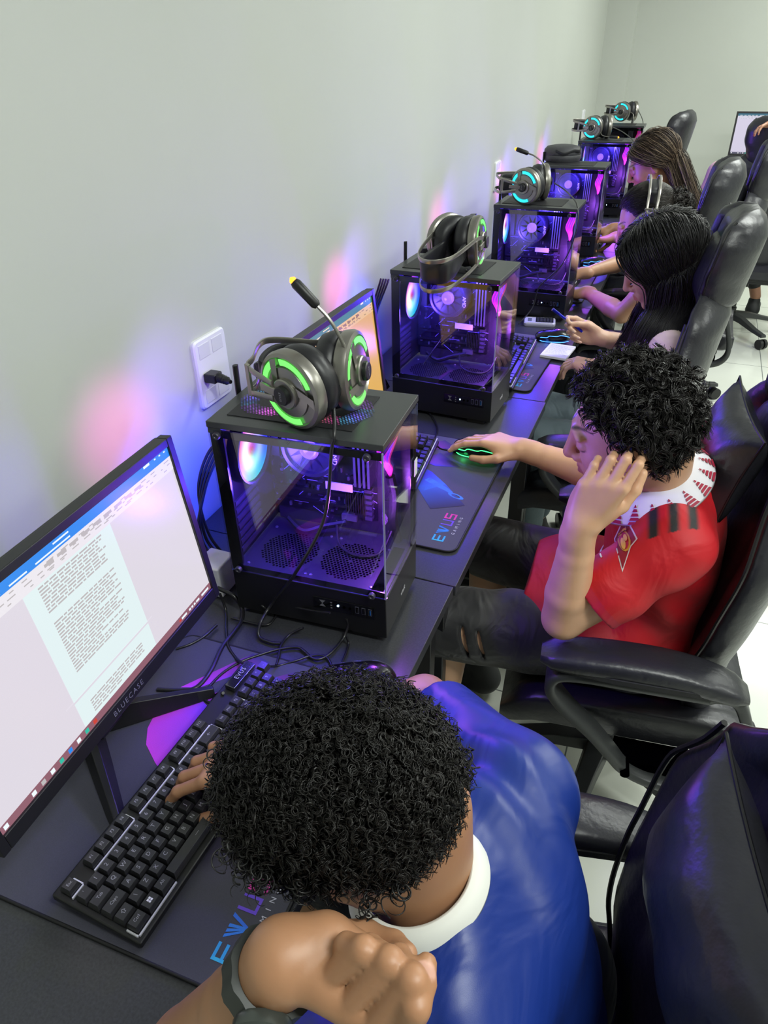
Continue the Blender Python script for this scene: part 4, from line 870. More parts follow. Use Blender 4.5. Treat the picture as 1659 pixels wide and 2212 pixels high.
def make_chair():
    t = thing('gaming_chair', 'l', 'chair', group='black gaming chairs along the desks')     # local: faces -x
    # seat
    R = []
    for i in range(15):
        u = -1+2*i/14; x = u*.255; e = (max(0, 1-abs(u)**5))**.5; hw = .245*(.90+.10*e)
        z0, z1 = .395+.02*(1-e), .485+.0*(e)-.03*(1-e); ring = []
        for k in range(40):
            a = 2*math.pi*k/40; c, s = math.cos(a), math.sin(a); y = sgp(c, .5)*hw; z = (z0+z1)/2+sgp(s, .6)*(z1-z0)/2
            if s > 0: z += .032*abs(y/hw)**3-.014*math.exp(-((abs(y)-.16)/.010)**2)
            if u < -.6: z -= .05*((-u-.6)/.4)**2
            ring.append((x, y, z))
        R.append(ring)
    st = MB().loft(R).build('seat', M_lea, t, smooth=50)
    MB().box((.02, 0, .385), (.36, .34, .03)).box((.02, 0, .35), (.16, .12, .05)).build('seat_pan', M_blackplastic, t, smooth=None, bevel=.008)
    # backrest, leaning back
    vs = [0, .03, .1, .2, .3, .42, .55, .66, .72, .76]; Hb = .86
    hw = lambda v: interp(v, [0, .03, .12, .35, .5, .66, .74, .765], [.10, .19, .215, .255, .262, .21, .155, .12]); th = lambda v: interp(v, [0, .05, .7, .765], [.02, .045, .045, .025])
    X = lambda v: .140+.10*v+.03*v*v; Z = lambda v: .44+Hb*v*.97
    vv = np.linspace(0, .765, 26); bk = MB().loft([chair_back_ring(v, X(v), Z(v), hw(v), th(v), .05*min(1, v*5)) for v in vv]).build('backrest', M_lea, t, smooth=50)
    vh = np.linspace(.70, 1.0, 22); hh = lambda v: interp(v, [.70, .73, .77, .84, .90, .95, .98, 1.0], [.09, .13, .140, .160, .160, .142, .112, .045]); th2 = lambda v: interp(v, [.70, .74, .94, .98, 1.0], [.02, .052, .05, .036, .008]); wg = lambda v: .045*min(1, hh(v)/.15)**2
    hd = MB().loft([chair_back_ring(v, X(v), Z(v), hh(v), th2(v), wg(v)) for v in vh]).build('headrest', M_lea, t, smooth=50)
    for s in (-1, 1):
        MB().tube(spline([(X(v)-th(v)*.55-.05*min(1, v*5)*.98, s*hw(v)*.985, Z(v)+.012) for v in np.linspace(.03, .68, 14)], 50), .0038, 6).build('piping', M_pipe, bk)
        MB().tube(spline([(X(v)-th2(v)*.35-wg(v)*.95, s*hh(v)*.98, Z(v)+.012) for v in np.linspace(.73, .965, 10)], 40), .0034, 6).build('piping', M_pipe, hd)
    v = .86; MB().text('DAZZ', .024, (X(v)-.056, 0, Z(v)+.01), (0, -1, 0), (.2, 0, .98), shear=.2).build('embroidery', M_label, hd, smooth=None)
    for s in (-1, 1):
        v = .80; MB().box((X(v)-.055, s*.085, Z(v)), (.012, .020, .050), R=roty(.2)).build('strap_slot', M_pipe, hd, smooth=None, bevel=.004)
    V, F = pillow_mesh(.145, .092, .048); pw = MB().add(V, F).build('neck_pillow', M_lea, t, smooth=70, xf=(roty(.22), (X(.70)-.105, 0, Z(.705)))); 
    pts = [(0, .145*math.cos(a)**1 if 0 else 0, 0) for a in ()]
    e = []
    for a in np.linspace(0, 2*math.pi, 49):
        c, s = math.cos(a), math.sin(a); m = max(abs(c), abs(s)); u, v_ = c/m, s/m; e.append((0, u*.145*(1-.10*(1-v_*v_)), v_*.092*(1-.12*(1-u*u))))
    MB().tube(np.array(e)@roty(.22).T+np.array([X(.70)-.105, 0, Z(.705)]), .0022, 6).build('seam', M_pipe, pw)
    MB().box((X(.12)+.03, 0, .41), (.05, .30, .05)).build('recliner_bracket', M_blackplastic, t, smooth=None, bevel=.008)
    # armrests: padded top on a closed loop frame
    for s in (-1, 1):
        y = s*.29; R = []
        for i in range(17):
            u = -1+2*i/16; e = max(0.0, 1-abs(u)**4)**.5; x = u*.185; z = .672+.012*(1-u*u)-.02*max(0, u)**2; hw_, h_ = .042*(.55+.45*e), .022*(.35+.65*e)
            R.append([(x, y+sgp(math.cos(a), .6)*hw_, z-.004+sgp(math.sin(a), .6)*h_) for a in np.linspace(0, 2*math.pi, 24, endpoint=False)])
        pd = MB().loft(R).build('armrest_pad', M_lea, t, smooth=60)
        b = MB(); b.rect([(-.165, y, .660), (-.05, y, .664), (.08, y, .664), (.165, y, .652)], [.06, .0865, .0865, .06], .018); b.build('pad_side', M_mesh, pd, bevel=0, smooth=60)
        loop = spline([(.12, y, .640), (.0, y, .640), (-.10, y, .640), (-.150, y, .628), (-.158, y, .590), (-.125, y, .540), (-.065, y, .480), (-.02, y, .425), (.01, y, .390), (.06, y, .368), (.14, y, .362), (.20, y, .375), (.232, y, .41), (.235, y, .46), (.215, y, .53), (.19, y, .60), (.165, y, .638), (.12, y, .640)], 100)
        w_ = np.interp(np.arange(len(loop)), [0, 20, 40, 50, 70, 99], [.058, .06, .036, .042, .042, .05]); MB().rect(loop[:-1], w_[:-1], .021, closed=True).build('armrest_frame', M_chplastic, t, smooth=60)
        b = MB()
        for x, z in ((.012, .392), (.165, .366)): b.cyl((x, y-s*.012, z), (x, y+s*.0235, z), .0095, 16)
        b.box((.09, y-s*.035, .39), (.20, .06, .022)); b.build('mounting_bolt', M_hole, t, smooth=40)
    MB().lathe((0, 0, .07), (0, 0, 1), [(.032, 0), (.032, .10), (.026, .105), (.026, .20), (.016, .205), (.016, .28)], n=24).build('gas_lift', M_blackplastic, t, smooth=40)
    for k in range(5):
        a = math.radians(72*k+38); d = np.array([math.cos(a), math.sin(a), 0]); s_ = np.array([-d[1], d[0], 0]); R = []
        for r_, z, w_, h_ in ((.02, .125, .034, .030), (.12, .118, .028, .026), (.24, .092, .023, .018), (.33, .080, .021, .014)):
            c = d*r_+np.array([0, 0, z]); R.append([c+s_*w_-np.array([0, 0, h_*.6]), c+s_*w_*.75+np.array([0, 0, h_*.6]), c-s_*w_*.75+np.array([0, 0, h_*.6]), c-s_*w_-np.array([0, 0, h_*.6])])
        lg = MB().loft(R).build('base_leg', M_chplastic, t, smooth=30, bevel=.004)
        c = d*.325+np.array([0, 0, .0305])
        MB().cyl(c-s_*.024, c-s_*.006, .030, 20).cyl(c+s_*.006, c+s_*.024, .030, 20).cyl(c-s_*.01, c+s_*.01, .012, 12).build('caster', M_blackplastic, lg, smooth=40)
    return t
CHR = make_chair(); CHR.location = (.97, .24, 0); CHR.rotation_euler = (0, 0, .12); CHR['label'] = 'black gaming chair the boy in the red jersey sits in'
CHAIRS = [CHR]
for (x, y, a), l in (((.965, -.70, .22), 'nearest black gaming chair, behind the boy in the blue jersey'), ((.812, 1.06, .05), 'black gaming chair behind the woman with long black hair, grey neck pillow showing'),
                     ((.78, 1.98, .0), 'black gaming chair behind the woman wearing a headset'), ((.97, 2.66, .0), 'tall black gaming chair behind the woman with long brown hair'),
                     ((.55, 4.05, -.2), 'empty black gaming chair against the far wall, neck pillow askew'), ((1.29, 3.98, -math.pi/2), 'black gaming chair seen from behind, a hand resting on its top')):
    CHAIRS.append(dup(CHR, (x, y, 0), a, l))
for ch_, dz in ((CHAIRS[0], -.07), (CHAIRS[1], -.085), (CHAIRS[2], .06)):
    for q in children(ch_):
        if q.name.startswith('neck_pillow'): q.location = (-.012 if dz < 0 else .085, 0, dz+.03)
for q in children(CHAIRS[5]):
    if q.name.startswith('neck_pillow'): q.location = (0, .02, -.02); q.rotation_euler = (.12, 0, 0)
for q in children(CHAIRS[6]):
    if q.name.startswith('neck_pillow'):
        for z_ in children(q): bpy.data.objects.remove(z_)
        bpy.data.objects.remove(q)
# ================================================================ people
def skin_mat(name, c): return mat(name, c, .46, attr='color', sss=.12, bump=(350, .12, .0004), noise=(18, .05))
def hair_mat(name, rough=.35): return mat(name, '101010', rough, attr='color', spec=.35)
def basis(fwd, upv=(0, 0, 1), left=None):
    f = nrm(fwd); l = nrm(np.cross(upv, f)) if left is None else nrm(np.asarray(left)-f*(np.asarray(left)@f)); return np.stack([f, l, np.cross(f, l)], 1)
def head(S, c, R, k=1.0, skin=(.5, .3, .2), lips=(.45, .17, .13), fem=0.0, closed=True):
    """skull, face and ears; local x forward, y left, z up"""
    c = np.asarray(c, float); P = lambda x, y, z: c+R@(np.array([x, y, z])*k); r = lambda *a: tuple(q*k for q in a)
    S.ell(P(-.018, 0, .028), r(.093, .074, .084), R, .02*k).ell(P(.034, 0, -.018), r(.056, .061, .075), R, .03*k)
    for y in (-1, 1):
        S.cap(P(-.004, y*.054, -.035), P(.028, y*.044, -.075), .017*k, .015*k, .03*k); S.cap(P(.028, y*.044, -.075), P(.068, y*.012, -.100), .015*k, .015*k, .025*k)
        S.ell(P(.060, y*.036, -.028), r(.024, .022, .024), R, .022*k)                # cheek
        S.ell(P(.100, y*.031, .006), r(.012, .017, .011), R, .010*k, 's')              # orbit
        S.ell(P(.0765, y*.0315, .004), r(.0135, .0155, .0120), R, .004*k)            # eyeball under its lid
        S.cap(P(.0865, y*.014, .026), P(.080, y*.046, .024), .0075*k, .006*k, .010*k)   # brow ridge
        # ear
        S.ell(P(-.008, y*.077, -.008), r(.018, .0075, .031), R@rotz(y*.35)@roty(.15), .008*k); S.ell(P(-.004, y*.086, -.004), r(.010, .007, .018), R@rotz(y*.35), .004*k, 's')
        S.ell(P(-.004, y*.079, -.034), r(.008, .006, .010), R, .006*k)
        S.ell(P(.096, y*.0135, -.034), r(.0095, .0075, .0075), R, .006*k)              # nostril wing
        S.ell(P(.0995, y*.006, -.0405), r(.0035, .003, .003), R, .002*k, 's')
    S.cap(P(.088, 0, .020), P(.109, 0, -.020), .0070*k, .0095*k, .012*k).ell(P(.1105, 0, -.0275), r(.0105, .0105, .0095), R, .008*k)
    S.ell(P(.073, 0, -.100), r(.017, .021, .016), R, .018*k)                          # chin
    S.ell(P(.082, 0, -.062), r(.018, .030, .020), R, .015*k)                          # muzzle
    for y in (-1, 1): S.cap(P(.0985, 0, -.0565), P(.0895, y*.021, -.0615), .0052*k, .0032*k, .004*k); S.cap(P(.0985, 0, -.0690), P(.0895, y*.019, -.0645), .0062*k, .0035*k, .004*k)
    S.cap(P(.105, 0, -.0625), P(.092, .022, -.0630), .0012*k, .0012*k, .002*k, 's'); S.cap(P(.105, 0, -.0625), P(.092, -.022, -.0630), .0012*k, .0012*k, .002*k, 's')
    def lipw(V):
        q = ((V-c)@R)/k; d = ((q[:, 0]-.094)/.012)**2+(q[:, 1]/.0235)**2+((q[:, 2]+.0632)/.0118)**2; return np.clip((1.15-d)*2.2, 0, 1)
    S.colorf(lipw, lips)
    def brow(V):
        q = ((V-c)@R)/k; y = np.abs(q[:, 1]); zc = .0310+.005*np.sin((y-.012)/.038*2.4); th = .0030*np.clip((.056-y)/.02, .3, 1)
        return np.clip(1.3-np.abs(q[:, 2]-zc)/th, 0, 1)*(y > .011)*(y < .053)*(q[:, 0] > .04)*.92
    S.colorf(brow, (.018, .012, .010))
    def lash(V):
        q = ((V-c)@R)/k; y = np.abs(q[:, 1]); zc = -.0015-.0035*np.clip(1-((y-.0315)/.015)**2, 0, 1); return np.clip(1.4-np.abs(q[:, 2]-zc)/.0015, 0, 1)*(y > .017)*(y < .048)*(q[:, 0] > .06)*.9
    S.colorf(lash, (.02, .012, .01))
    return P
FL = ((.0105, .030, (.044, .026, .021), .0090), (.0035, .009, (.049, .030, .022), .0092), (-.0045, -.011, (.045, .028, .022), .0088), (-.016, -.030, (.036, .021, .019), .0078))
def hand(S, W, D, N, right=True, curls=((.3, .4, .3),)*4, thumb=None, k=1.0, spread=.06, nail=(.75, .5, .42), twist=None, nails=True):
    """five-fingered hand on wrist W; D points along the palm, N out of the palm"""
    W = np.asarray(W, float); D = nrm(D); N = nrm(np.asarray(N)-D*(np.asarray(N)@D)); T = np.cross(D, N)*(1 if right else -1)
    Rm = np.stack([D, T, N], 1)
    S.cap(W-D*.02*k, W+D*.01*k, .0235*k, .024*k, .02*k); tips = []
    for i, (dx, ty, L, r_) in enumerate(FL):
        m = W+D*(.088+dx)*k+T*ty*k*.95-N*.004*k; S.cap(W+D*.015*k+T*ty*.55*k, m, .0150*k, .0105*k, .014*k)
        a = 0; p = m; cu = curls[i] if len(curls) > 1 else curls[0]; d0 = nrm(D+T*(1.5-i)*spread)
        for j in range(3):
            a += cu[j]; d = d0*math.cos(a)+N*math.sin(a); q = p+d*L[j]*k; S.cap(p, q, r_*(1-.10*j)*k, r_*(.93-.12*j)*k, .0035*k)
            if j == 2 and nails: S.color(q-d*.002*k+np.cross(T, d)*0-(N*math.cos(a)-d0*math.sin(a))*r_*.8*k, .0052*k, nail, .0015)
            p = q
        tips.append(p)
    S.ell(W+D*.050*k+N*.006*k, (.045*k, .036*k, .012*k), Rm, .012*k); S.ell(W+D*.035*k+T*.022*k+N*.010*k, (.034*k, .017*k, .016*k), Rm@rotz(.45), .010*k)
    S.ell(W+D*.040*k-T*.024*k+N*.008*k, (.032*k, .013*k, .013*k), Rm, .010*k)
    th = thumb or ((.55, .72, .35), (.80, .40, .35), (.95, .10, .25)); p = W+D*.018*k+T*.020*k+N*.006*k
    for j, (v, L, r0_, r1_) in enumerate(zip(th, (.046, .034, .029), (.0150, .0112, .0100), (.0115, .0100, .0084))):
        d = nrm(D*v[0]+T*v[1]+N*v[2]); q = p+d*L*k; S.cap(p, q, r0_*k, r1_*k, .005*k); p = q
    tips.append(p); return tips
def arm(S, sh, el, wr, r=(.046, .038, .036, .0235), k=.03):
    sh, el, wr = (np.asarray(q, float) for q in (sh, el, wr)); m = el+(wr-el)*.28; S.cap(sh, sh+(el-sh)*.5, r[0], (r[0]+r[1])/2+.002, k).cap(sh+(el-sh)*.5, el, (r[0]+r[1])/2+.002, r[1], .008)
    S.cap(el, m, r[1], r[2]+.004, .010).cap(m, el+(wr-el)*.7, r[2]+.004, r[3]+.007, .004).cap(el+(wr-el)*.7, wr, r[3]+.007, r[3]+.001, .004); return S
def legs(S, hips, knees, ankles, r=(.078, .058, .056, .036), k=.04):
    for h, n, a in zip(hips, knees, ankles): S.cap(h, n, r[0], r[1], k).cap(n, a, r[2], r[3], .02)
def torso(S, neck, shs, chest, pelvis, s=1.0, dz=0.0, neckr=.052, headc=None):
    n, c, p = (np.asarray(q, float) for q in (neck, chest, pelvis)); a, b = (np.asarray(q, float) for q in shs); lat = nrm(a-b); upv = nrm(n-p); fw_ = np.cross(lat, upv); R = np.stack([fw_, lat, upv], 1)
    S.cap(a, b, .050*s+dz, .050*s+dz, .05); S.ell(c, (.105*s+dz, .155*s+dz, .17*s+dz), R, .06); S.ell((c+p)/2, (.10*s+dz, .135*s+dz, .15*s), R, .06)
    S.ell(p, (.115*s+dz, .165*s+dz, .12*s), R, .06); return R
def roots_on(P, k, n, keep, cen=(-.018, 0, .028), rad=(.096, .079, .088), seed=1):
    """points spread over the scalp, in head coordinates, with normals"""
    i = np.arange(n)+.5; ph = np.arccos(1-2*i/n); th = math.pi*(1+5**.5)*i; v = np.stack([np.cos(th)*np.sin(ph), np.sin(th)*np.sin(ph), np.cos(ph)], 1)
    p = np.array(cen)+v*np.array(rad); m = keep(p); nn = v/np.array(rad); nn /= np.linalg.norm(nn, axis=1)[:, None]; return p[m], nn[m]
def strands(name, m, paths, rad, cols, parent, sides=3, taper=True, flat=None):
    """many thin tubes as one mesh; paths (n, k, 3)"""
    n, k, _ = paths.shape; T = np.gradient(paths, axis=1); T /= np.linalg.norm(T, axis=2, keepdims=True)+1e-9
    ref = np.array([.31, .17, .94]); x = np.cross(T, ref); x /= np.linalg.norm(x, axis=2, keepdims=True)+1e-9; y = np.cross(T, x)
    rr = np.asarray(rad, float); rr = (rr[:, None] if rr.ndim == 1 else np.full((n, 1), rad))*((1-np.linspace(0, 1, k)**3*.7)[None] if taper else np.ones((1, k)))
    A = np.arange(sides)*2*math.pi/sides; V = paths[:, :, None]+rr[:, :, None, None]*(x[:, :, None]*np.cos(A)[:, None]+y[:, :, None]*np.sin(A)[:, None]); V = V.reshape(-1, 3)
    base = (np.arange(n)[:, None, None]*k+np.arange(k-1)[None, :, None])*sides+np.arange(sides)[None, None]; nx = (np.arange(sides)+1) % sides
    b2 = (np.arange(n)[:, None, None]*k+np.arange(k-1)[None, :, None])*sides+nx[None, None]; Q = np.stack([base, b2, b2+sides, base+sides], -1).reshape(-1, 4)
    me = fastmesh(name, V, Q); me.materials.append(m); a = me.color_attributes.new('Col', 'FLOAT_COLOR', 'POINT'); C_ = np.repeat(np.asarray(cols, float), k*sides, axis=0); a.data.foreach_set('color', np.hstack([C_, np.ones((len(C_), 1))]).astype(np.float32).ravel())
    o = bpy.data.objects.new(name, me); COL.objects.link(o); o.parent = parent; return o
def curls(P0, N0, down, length, hr, turns, k=26, seed=1, droop=.5, out=1.0, jit=.3, grow=1.0):
    g = np.random.default_rng(seed); n = len(P0); d = N0*out+np.asarray(down)*droop*g.uniform(.5, 1.3, (n, 1))+g.normal(0, jit, (n, 3)); d /= np.linalg.norm(d, axis=1)[:, None]
    s = np.linspace(0, 1, k); L = length*g.uniform(.65, 1.25, n); x = np.cross(d, g.normal(0, 1, (n, 3))); x /= np.linalg.norm(x, axis=1)[:, None]; y = np.cross(d, x); ph = g.uniform(0, 6.28, n); tn = turns*g.uniform(.7, 1.3, n)*g.choice([-1, 1], n)
    ang = ph[:, None]+2*math.pi*tn[:, None]*s; h = hr*g.uniform(.6, 1.3, n)[:, None]*np.minimum(1, s*3+.2)*(1+(grow-1)*s)
    bend = np.asarray(down)*(s**2)[None, :, None]*(L*droop*.5)[:, None, None]
    return P0[:, None]+d[:, None]*(L[:, None]*s)[:, :, None]+bend+h[:, :, None]*(x[:, None]*np.cos(ang)[:, :, None]+y[:, None]*np.sin(ang)[:, :, None])
def jersey_mat(name, c, rough=.42, sheen=.3, wr=.5):
    m = mat(name, c, rough, attr='color', sheen=sheen)
    if 'wrinkled' not in m:
        m['wrinkled'] = 1; nt = m.node_tree; b = nt.nodes['Principled BSDF']; tc = nt.nodes.new('ShaderNodeTexCoord'); mp = nt.nodes.new('ShaderNodeMapping'); mp.inputs['Scale'].default_value = (1.6, .8, 1.3); mp.inputs['Rotation'].default_value = (.5, .6, .3)
        w1 = nt.nodes.new('ShaderNodeTexNoise'); w1.inputs['Scale'].default_value = 9; w1.inputs['Detail'].default_value = 2.5; w1.inputs['Distortion'].default_value = 1.1
        w2 = nt.nodes.new('ShaderNodeTexNoise'); w2.inputs['Scale'].default_value = 1400
        nt.links.new(tc.outputs['Object'], mp.inputs[0]); nt.links.new(mp.outputs[0], w1.inputs[0]); nt.links.new(tc.outputs['Object'], w2.inputs[0])
        b1 = nt.nodes.new('ShaderNodeBump'); b1.inputs['Strength'].default_value = wr; b1.inputs['Distance'].default_value = .02; b2 = nt.nodes.new('ShaderNodeBump'); b2.inputs['Strength'].default_value = .15; b2.inputs['Distance'].default_value = .0004
        nt.links.new(w1.outputs[0], b1.inputs['Height']); nt.links.new(w2.outputs[0], b2.inputs['Height']); nt.links.new(b1.outputs[0], b2.inputs['Normal']); nt.links.new(b2.outputs[0], b.inputs['Normal'])
    return m
def person(label, loc): return thing('person', label, 'person', loc)
def fix_parent(t):
    """children were modelled in world coordinates: keep them there under the empty"""
    for o in [q for q in bpy.data.objects if q.parent == t]: o.matrix_parent_inverse = Matrix.Translation(-Vector(t.location))
def folds(c, d, n, R, amp, freq, lo, hi, ph=0.0):
    """cloth folds: a ripple across direction n fading away from c"""
    c = np.asarray(c, float); d = nrm(d)
    def f(P):
        q = P-c; u = q@d; return -amp*np.exp(-(q*q).sum(-1)/(R*R))*np.sin(u*freq+ph+2.0*np.sin((q@nrm(n))*14))
    return f
from mathutils.bvhtree import BVHTree
def bvh_of(o): me = o.data; return BVHTree.FromPolygons([v.co for v in me.vertices], [tuple(p.vertices) for p in me.polygons])
def snap(bv, p, d, off=.0012):
    d = nrm(d); h = bv.ray_cast(Vector(p)-Vector(d)*.15, Vector(d), .5)
    if h[0] is None: h = bv.find_nearest(Vector(p))
    n = Vector(h[1]); n = -n if n.dot(Vector(d)) > 0 else n
    return np.array(h[0])+np.array(n)*off
def collar_strip(c, ax, fwd, r0, r1, h0, h1, open_deg, tip=0.0, n=48, lat=1.0, thick=.003):
    """a collar lying round the neck: axis ax, opening at fwd"""
    ax = nrm(ax); f = nrm(np.asarray(fwd)-ax*(np.asarray(fwd)@ax)); l = np.cross(ax, f); rings = []
    for i in range(n+1):
        a = math.radians(open_deg)+(2*math.pi-2*math.radians(open_deg))*i/n; e = math.exp(-min(i, n-i)/4.0); d = f*math.cos(a)+l*math.sin(a)*lat
        p0 = c+d*r0+ax*h0; pm = c+d*(r0+r1)/2*1.02+ax*(h0*.45+h1*.55+.006); p1 = c+d*r1+ax*(h1-tip*e)+f*tip*e*.5; nn = nrm(np.cross(p1-p0, np.cross(ax, d)))
        nn = nn if nn@(d+ax) > 0 else -nn
        rings.append([p0+nn*thick, pm+nn*thick*1.3, p1+nn*thick, p1-nn*thick*.3, pm-nn*thick*.3, p0-nn*thick*.6])
    return rings

# ---------------------------------------------------------------- the boy in the red jersey
SK2 = (.62, .355, .215)
def boy_red():
    t = person('boy with curly black hair in a red football jersey resting his cheek on his hand', (.98, .22, .45)); S = SDF(.012)
    hc = np.array([.900, .085, 1.085]); R = basis((-.93, -.10, -.34), (-.32, -.16, .93)); head(S, hc, R, 1.0)
    neck = np.array([.968, .135, .955]); shL, shR = np.array([1.015, .035, .893]), np.array([.99, .375, .925]); ch = np.array([1.0, .205, .82]); pv = np.array([1.01, .235, .56])
    S.cap(neck-np.array([0, 0, .02]), hc+R@np.array([-.045, 0, -.055]), .054, .052, .03); torso(S, neck, (shL, shR), ch, pv, .92, -.012)
    elL, wrL = np.array([.850, -.045, .742]), np.array([.855, -.055, .960]); elR, wrR = np.array([.855, .46, .765]), np.array([.655, .476, .795])
    arm(S, shL, elL, wrL, (.046, .0385, .037, .0250)); arm(S, shR, elR, wrR, (.045, .038, .036, .0235))
    # left hand folded against the cheek, right hand on the mouse
    D = nrm((.30, .03, .95)); hand(S, wrL, D, (.10, .97, -.05), False, ((.35, 1.35, .8), (.3, 1.4, .8), (.3, 1.35, .8), (.25, 1.2, .7)), ((.80, .45, .30), (.95, .15, .35), (.95, -.1, .45)), 1.0, spread=.015)
    hand(S, wrR, (-.985, .03, .10), (-.10, 0, -1), True, ((.28, .30, .22), (.26, .34, .24), (.30, .35, .25), (.42, .35, .25)), ((.75, .60, .25), (.95, .20, .28), (1., -.05, .12)), 1.0, spread=.07)
    kn = [np.array([.60, .055, .565]), np.array([.62, .36, .565])]; an = [np.array([.57, .08, .12]), np.array([.60, .40, .12])]
    legs(S, [np.array([.98, .14, .555]), np.array([.98, .33, .555])], kn, an, (.078, .070, .056, .034))
    S.build('body', skin_mat('skin_tan', SK2), .0027, t, SK2)
    # jersey
    RED = lin('bb0518'); J = SDF(.02); Rt = torso(J, neck+np.array([.004, 0, -.035]), (shL, shR), ch, pv, 1.0, .004)
    J.cap((shL+neck)/2-np.array([0, 0, .008]), neck-np.array([0, 0, .038]), .052, .046, .04).cap((shR+neck)/2-np.array([0, 0, .008]), neck-np.array([0, 0, .038]), .052, .046, .04)
    J.ell(np.array([.885, .22, .615]), (.180, .190, .070), roty(.1), .04); J.plane((.742, .2, .62), (-1, -.05, .15))           # the hem spreads over the lap
    sL = shL+(elL-shL)*.74; sR = shR+(elR-shR)*.70
    J.cone(shL, sL, .058, .068, .045); J.cone(shR, sR, .062, .068, .045)
    J.warp(folds(sL, elL-shL, (0, 1, 0), .14, .0035, 75, None, None)).warp(folds((.90, .14, .66), (1, .2, .6), (0, 1, 0), .16, .004, 70, None, None)).warp(folds((1.0, .1, .80), (.3, .3, 1), (1, 0, 0), .14, .003, 60, None, None))
    def cuff(V): u = (V-sL)@nrm(elL-shL); v = (V-sR)@nrm(elR-shR); return ((u > -.021) & (np.linalg.norm(V-sL, axis=1) < .10))*1.0
    J.colorf(cuff, lin('b00d2e')); sh_ax = nrm(shL-neck)
    def stripes(V):
        q = V-(neck+shL)/2; s = q@nrm(shL-neck); e = q@np.array([1., 0, 0]); top = q@np.array([0, 0, 1.]); w_ = np.zeros(len(V))
        for k in (-.028, .002, .032): w_ = np.maximum(w_, np.clip(1.6-np.abs(e-k-s*.15)/.0072, 0, 1))
        return w_*(s > -.03)*(s < .062)*(top > .0)
    J.colorf(stripes, (.008, .008, .010)); o = J.build('jersey', jersey_mat('red_knit', 'ffffff', .6, .04, .3), .0032, t, RED); bv = bvh_of(o)
    col = collar_strip(neck+np.array([-.008, 0, .004]), nrm(hc-neck+np.array([0, 0, .03])), (-1, -.1, -.3), .058, .104, .036, -.004, 22, .036)
    cl = MB().loft(col, closed=True).build('collar', mat('white_knit', 'dcdae2', .7), t, smooth=50, subsurf=1)
    b = MB(); n = len(col)
    for i in range(3, n-3, 3):
        A, B_ = (np.array(col[i][1])+np.array(col[i][2]))/2, (np.array(col[i+2][1])+np.array(col[i+2][2]))/2; lo = (np.array(col[i][2])*.85+np.array(col[i][1])*.15, np.array(col[i+2][2])*.85+np.array(col[i+2][1])*.15); tp_ = np.array(col[i+1][1])*.75+np.array(col[i+1][0])*.25; nn = nrm(np.cross(lo[1]-lo[0], tp_-lo[0])); nn = nn if nn@(tp_-neck) > 0 else -nn
        for k in range(5):
            u0, u1 = k/5, (k+.7)/5; w0, w1 = 1-u0, 1-u1; m_ = (lo[0]+lo[1])/2; f_ = lambda e, u, w_: e+(tp_-e)*0+(m_+(e-m_)*w_-e)+(tp_-m_)*u
            b.quad(f_(lo[0], u0, w0)+nn*.0022, f_(lo[1], u0, w0)+nn*.0022, f_(lo[1], u1, w1*.9)+nn*.0022, f_(lo[0], u1, w1*.9)+nn*.0022)
    b.build('collar_triangles', mat('dark_red_print', '9c1236', .6), cl, smooth=None)
    # club badge, printed on the chest
    pc_ = at(1353, 1172, Y=.09); d = nrm(pc_-CAM); U1 = nrm(up-.10*rt); R1 = nrm(rt)
    def decal(name, shapes, parent, off=.0014, c=pc_, sc=1.0):
        b = MB(); b.col = (1, 1, 1)
        for k, (poly, colr) in enumerate(shapes):
            b.col = lin(colr); P = []; n0 = len(poly)*3; E_ = [np.array(poly[i])*(1-u)+np.array(poly[(i+1) % len(poly)])*u for i in range(len(poly)) for u in (0, 1/3, 2/3)]; m0 = np.mean(E_, 0); b.add([snap(bv, c+R1*q[0]*sc+U1*q[1]*sc, d, off+.0008*k) for u in (1, .66, .33) for q in [m0+(e-m0)*u for e in E_]]+[snap(bv, c+R1*m0[0]+U1*m0[1], d, off+.0008*k)], [(r*n0+i, r*n0+(i+1) % n0, (r+1)*n0+(i+1) % n0, (r+1)*n0+i) for r in (0, 1) for i in range(n0)]+[(2*n0+i, 2*n0+(i+1) % n0, 3*n0) for i in range(n0)])
        return b.build(name, mat('badge_print', 'ffffff', .6, attr='color'), parent, smooth=60)
    pent = lambda s: [(x*s, y*s) for x, y in ((.004, .052), (.021, .006), (.008, -.008), (-.012, -.052), (-.022, .008))]
    circ = lambda cx, cy, rx, ry: [(cx+rx*math.cos(a), cy+ry*math.sin(a)) for a in np.linspace(0, 6.28, 13)[:-1]]
    decal('club_badge', [(pent(1.0), 'd8c8cc'), (pent(.88), '8c0a24'), (circ(-.002, .002, .0115, .019), 'c8882c'), (circ(-.002, .002, .0085, .0155), 'b01030'), (circ(-.0035, -.004, .0045, .010), 'd8a040'), (circ(.002, .006, .0035, .006), 'd8a040'), ([(-.008, .018), (.006, .024), (.007, .020), (-.007, .014)], 'd09838')], o)
    b = MB(); pts = [snap(bv, at(x, y, Y=.1), d, .001) for x, y in ((1296, 1180), (1302, 1196), (1312, 1212), (1322, 1226), (1325, 1240))]; b.tube(spline(pts, 16), .0016, 6).build('chest_piping', mat('white_knit', 'dcdae2', .7), o)
    # black ripped shorts
    G = SDF(.03); G.ell(pv-np.array([.02, 0, .02]), (.135, .178, .105), None, .05)
    for h, k_ in zip((np.array([.97, .14, .555]), np.array([.97, .335, .555])), kn): G.cone(h, k_+(k_-h)*.10, .098, .080, .05)
    for q in ((-.02, .012), (.012, .006)): c_ = kn[0]+np.array([.075+q[0], -.062, .015]); G.ell(c_, (.0065, .03, .040), roty(-.3), .004, 's')
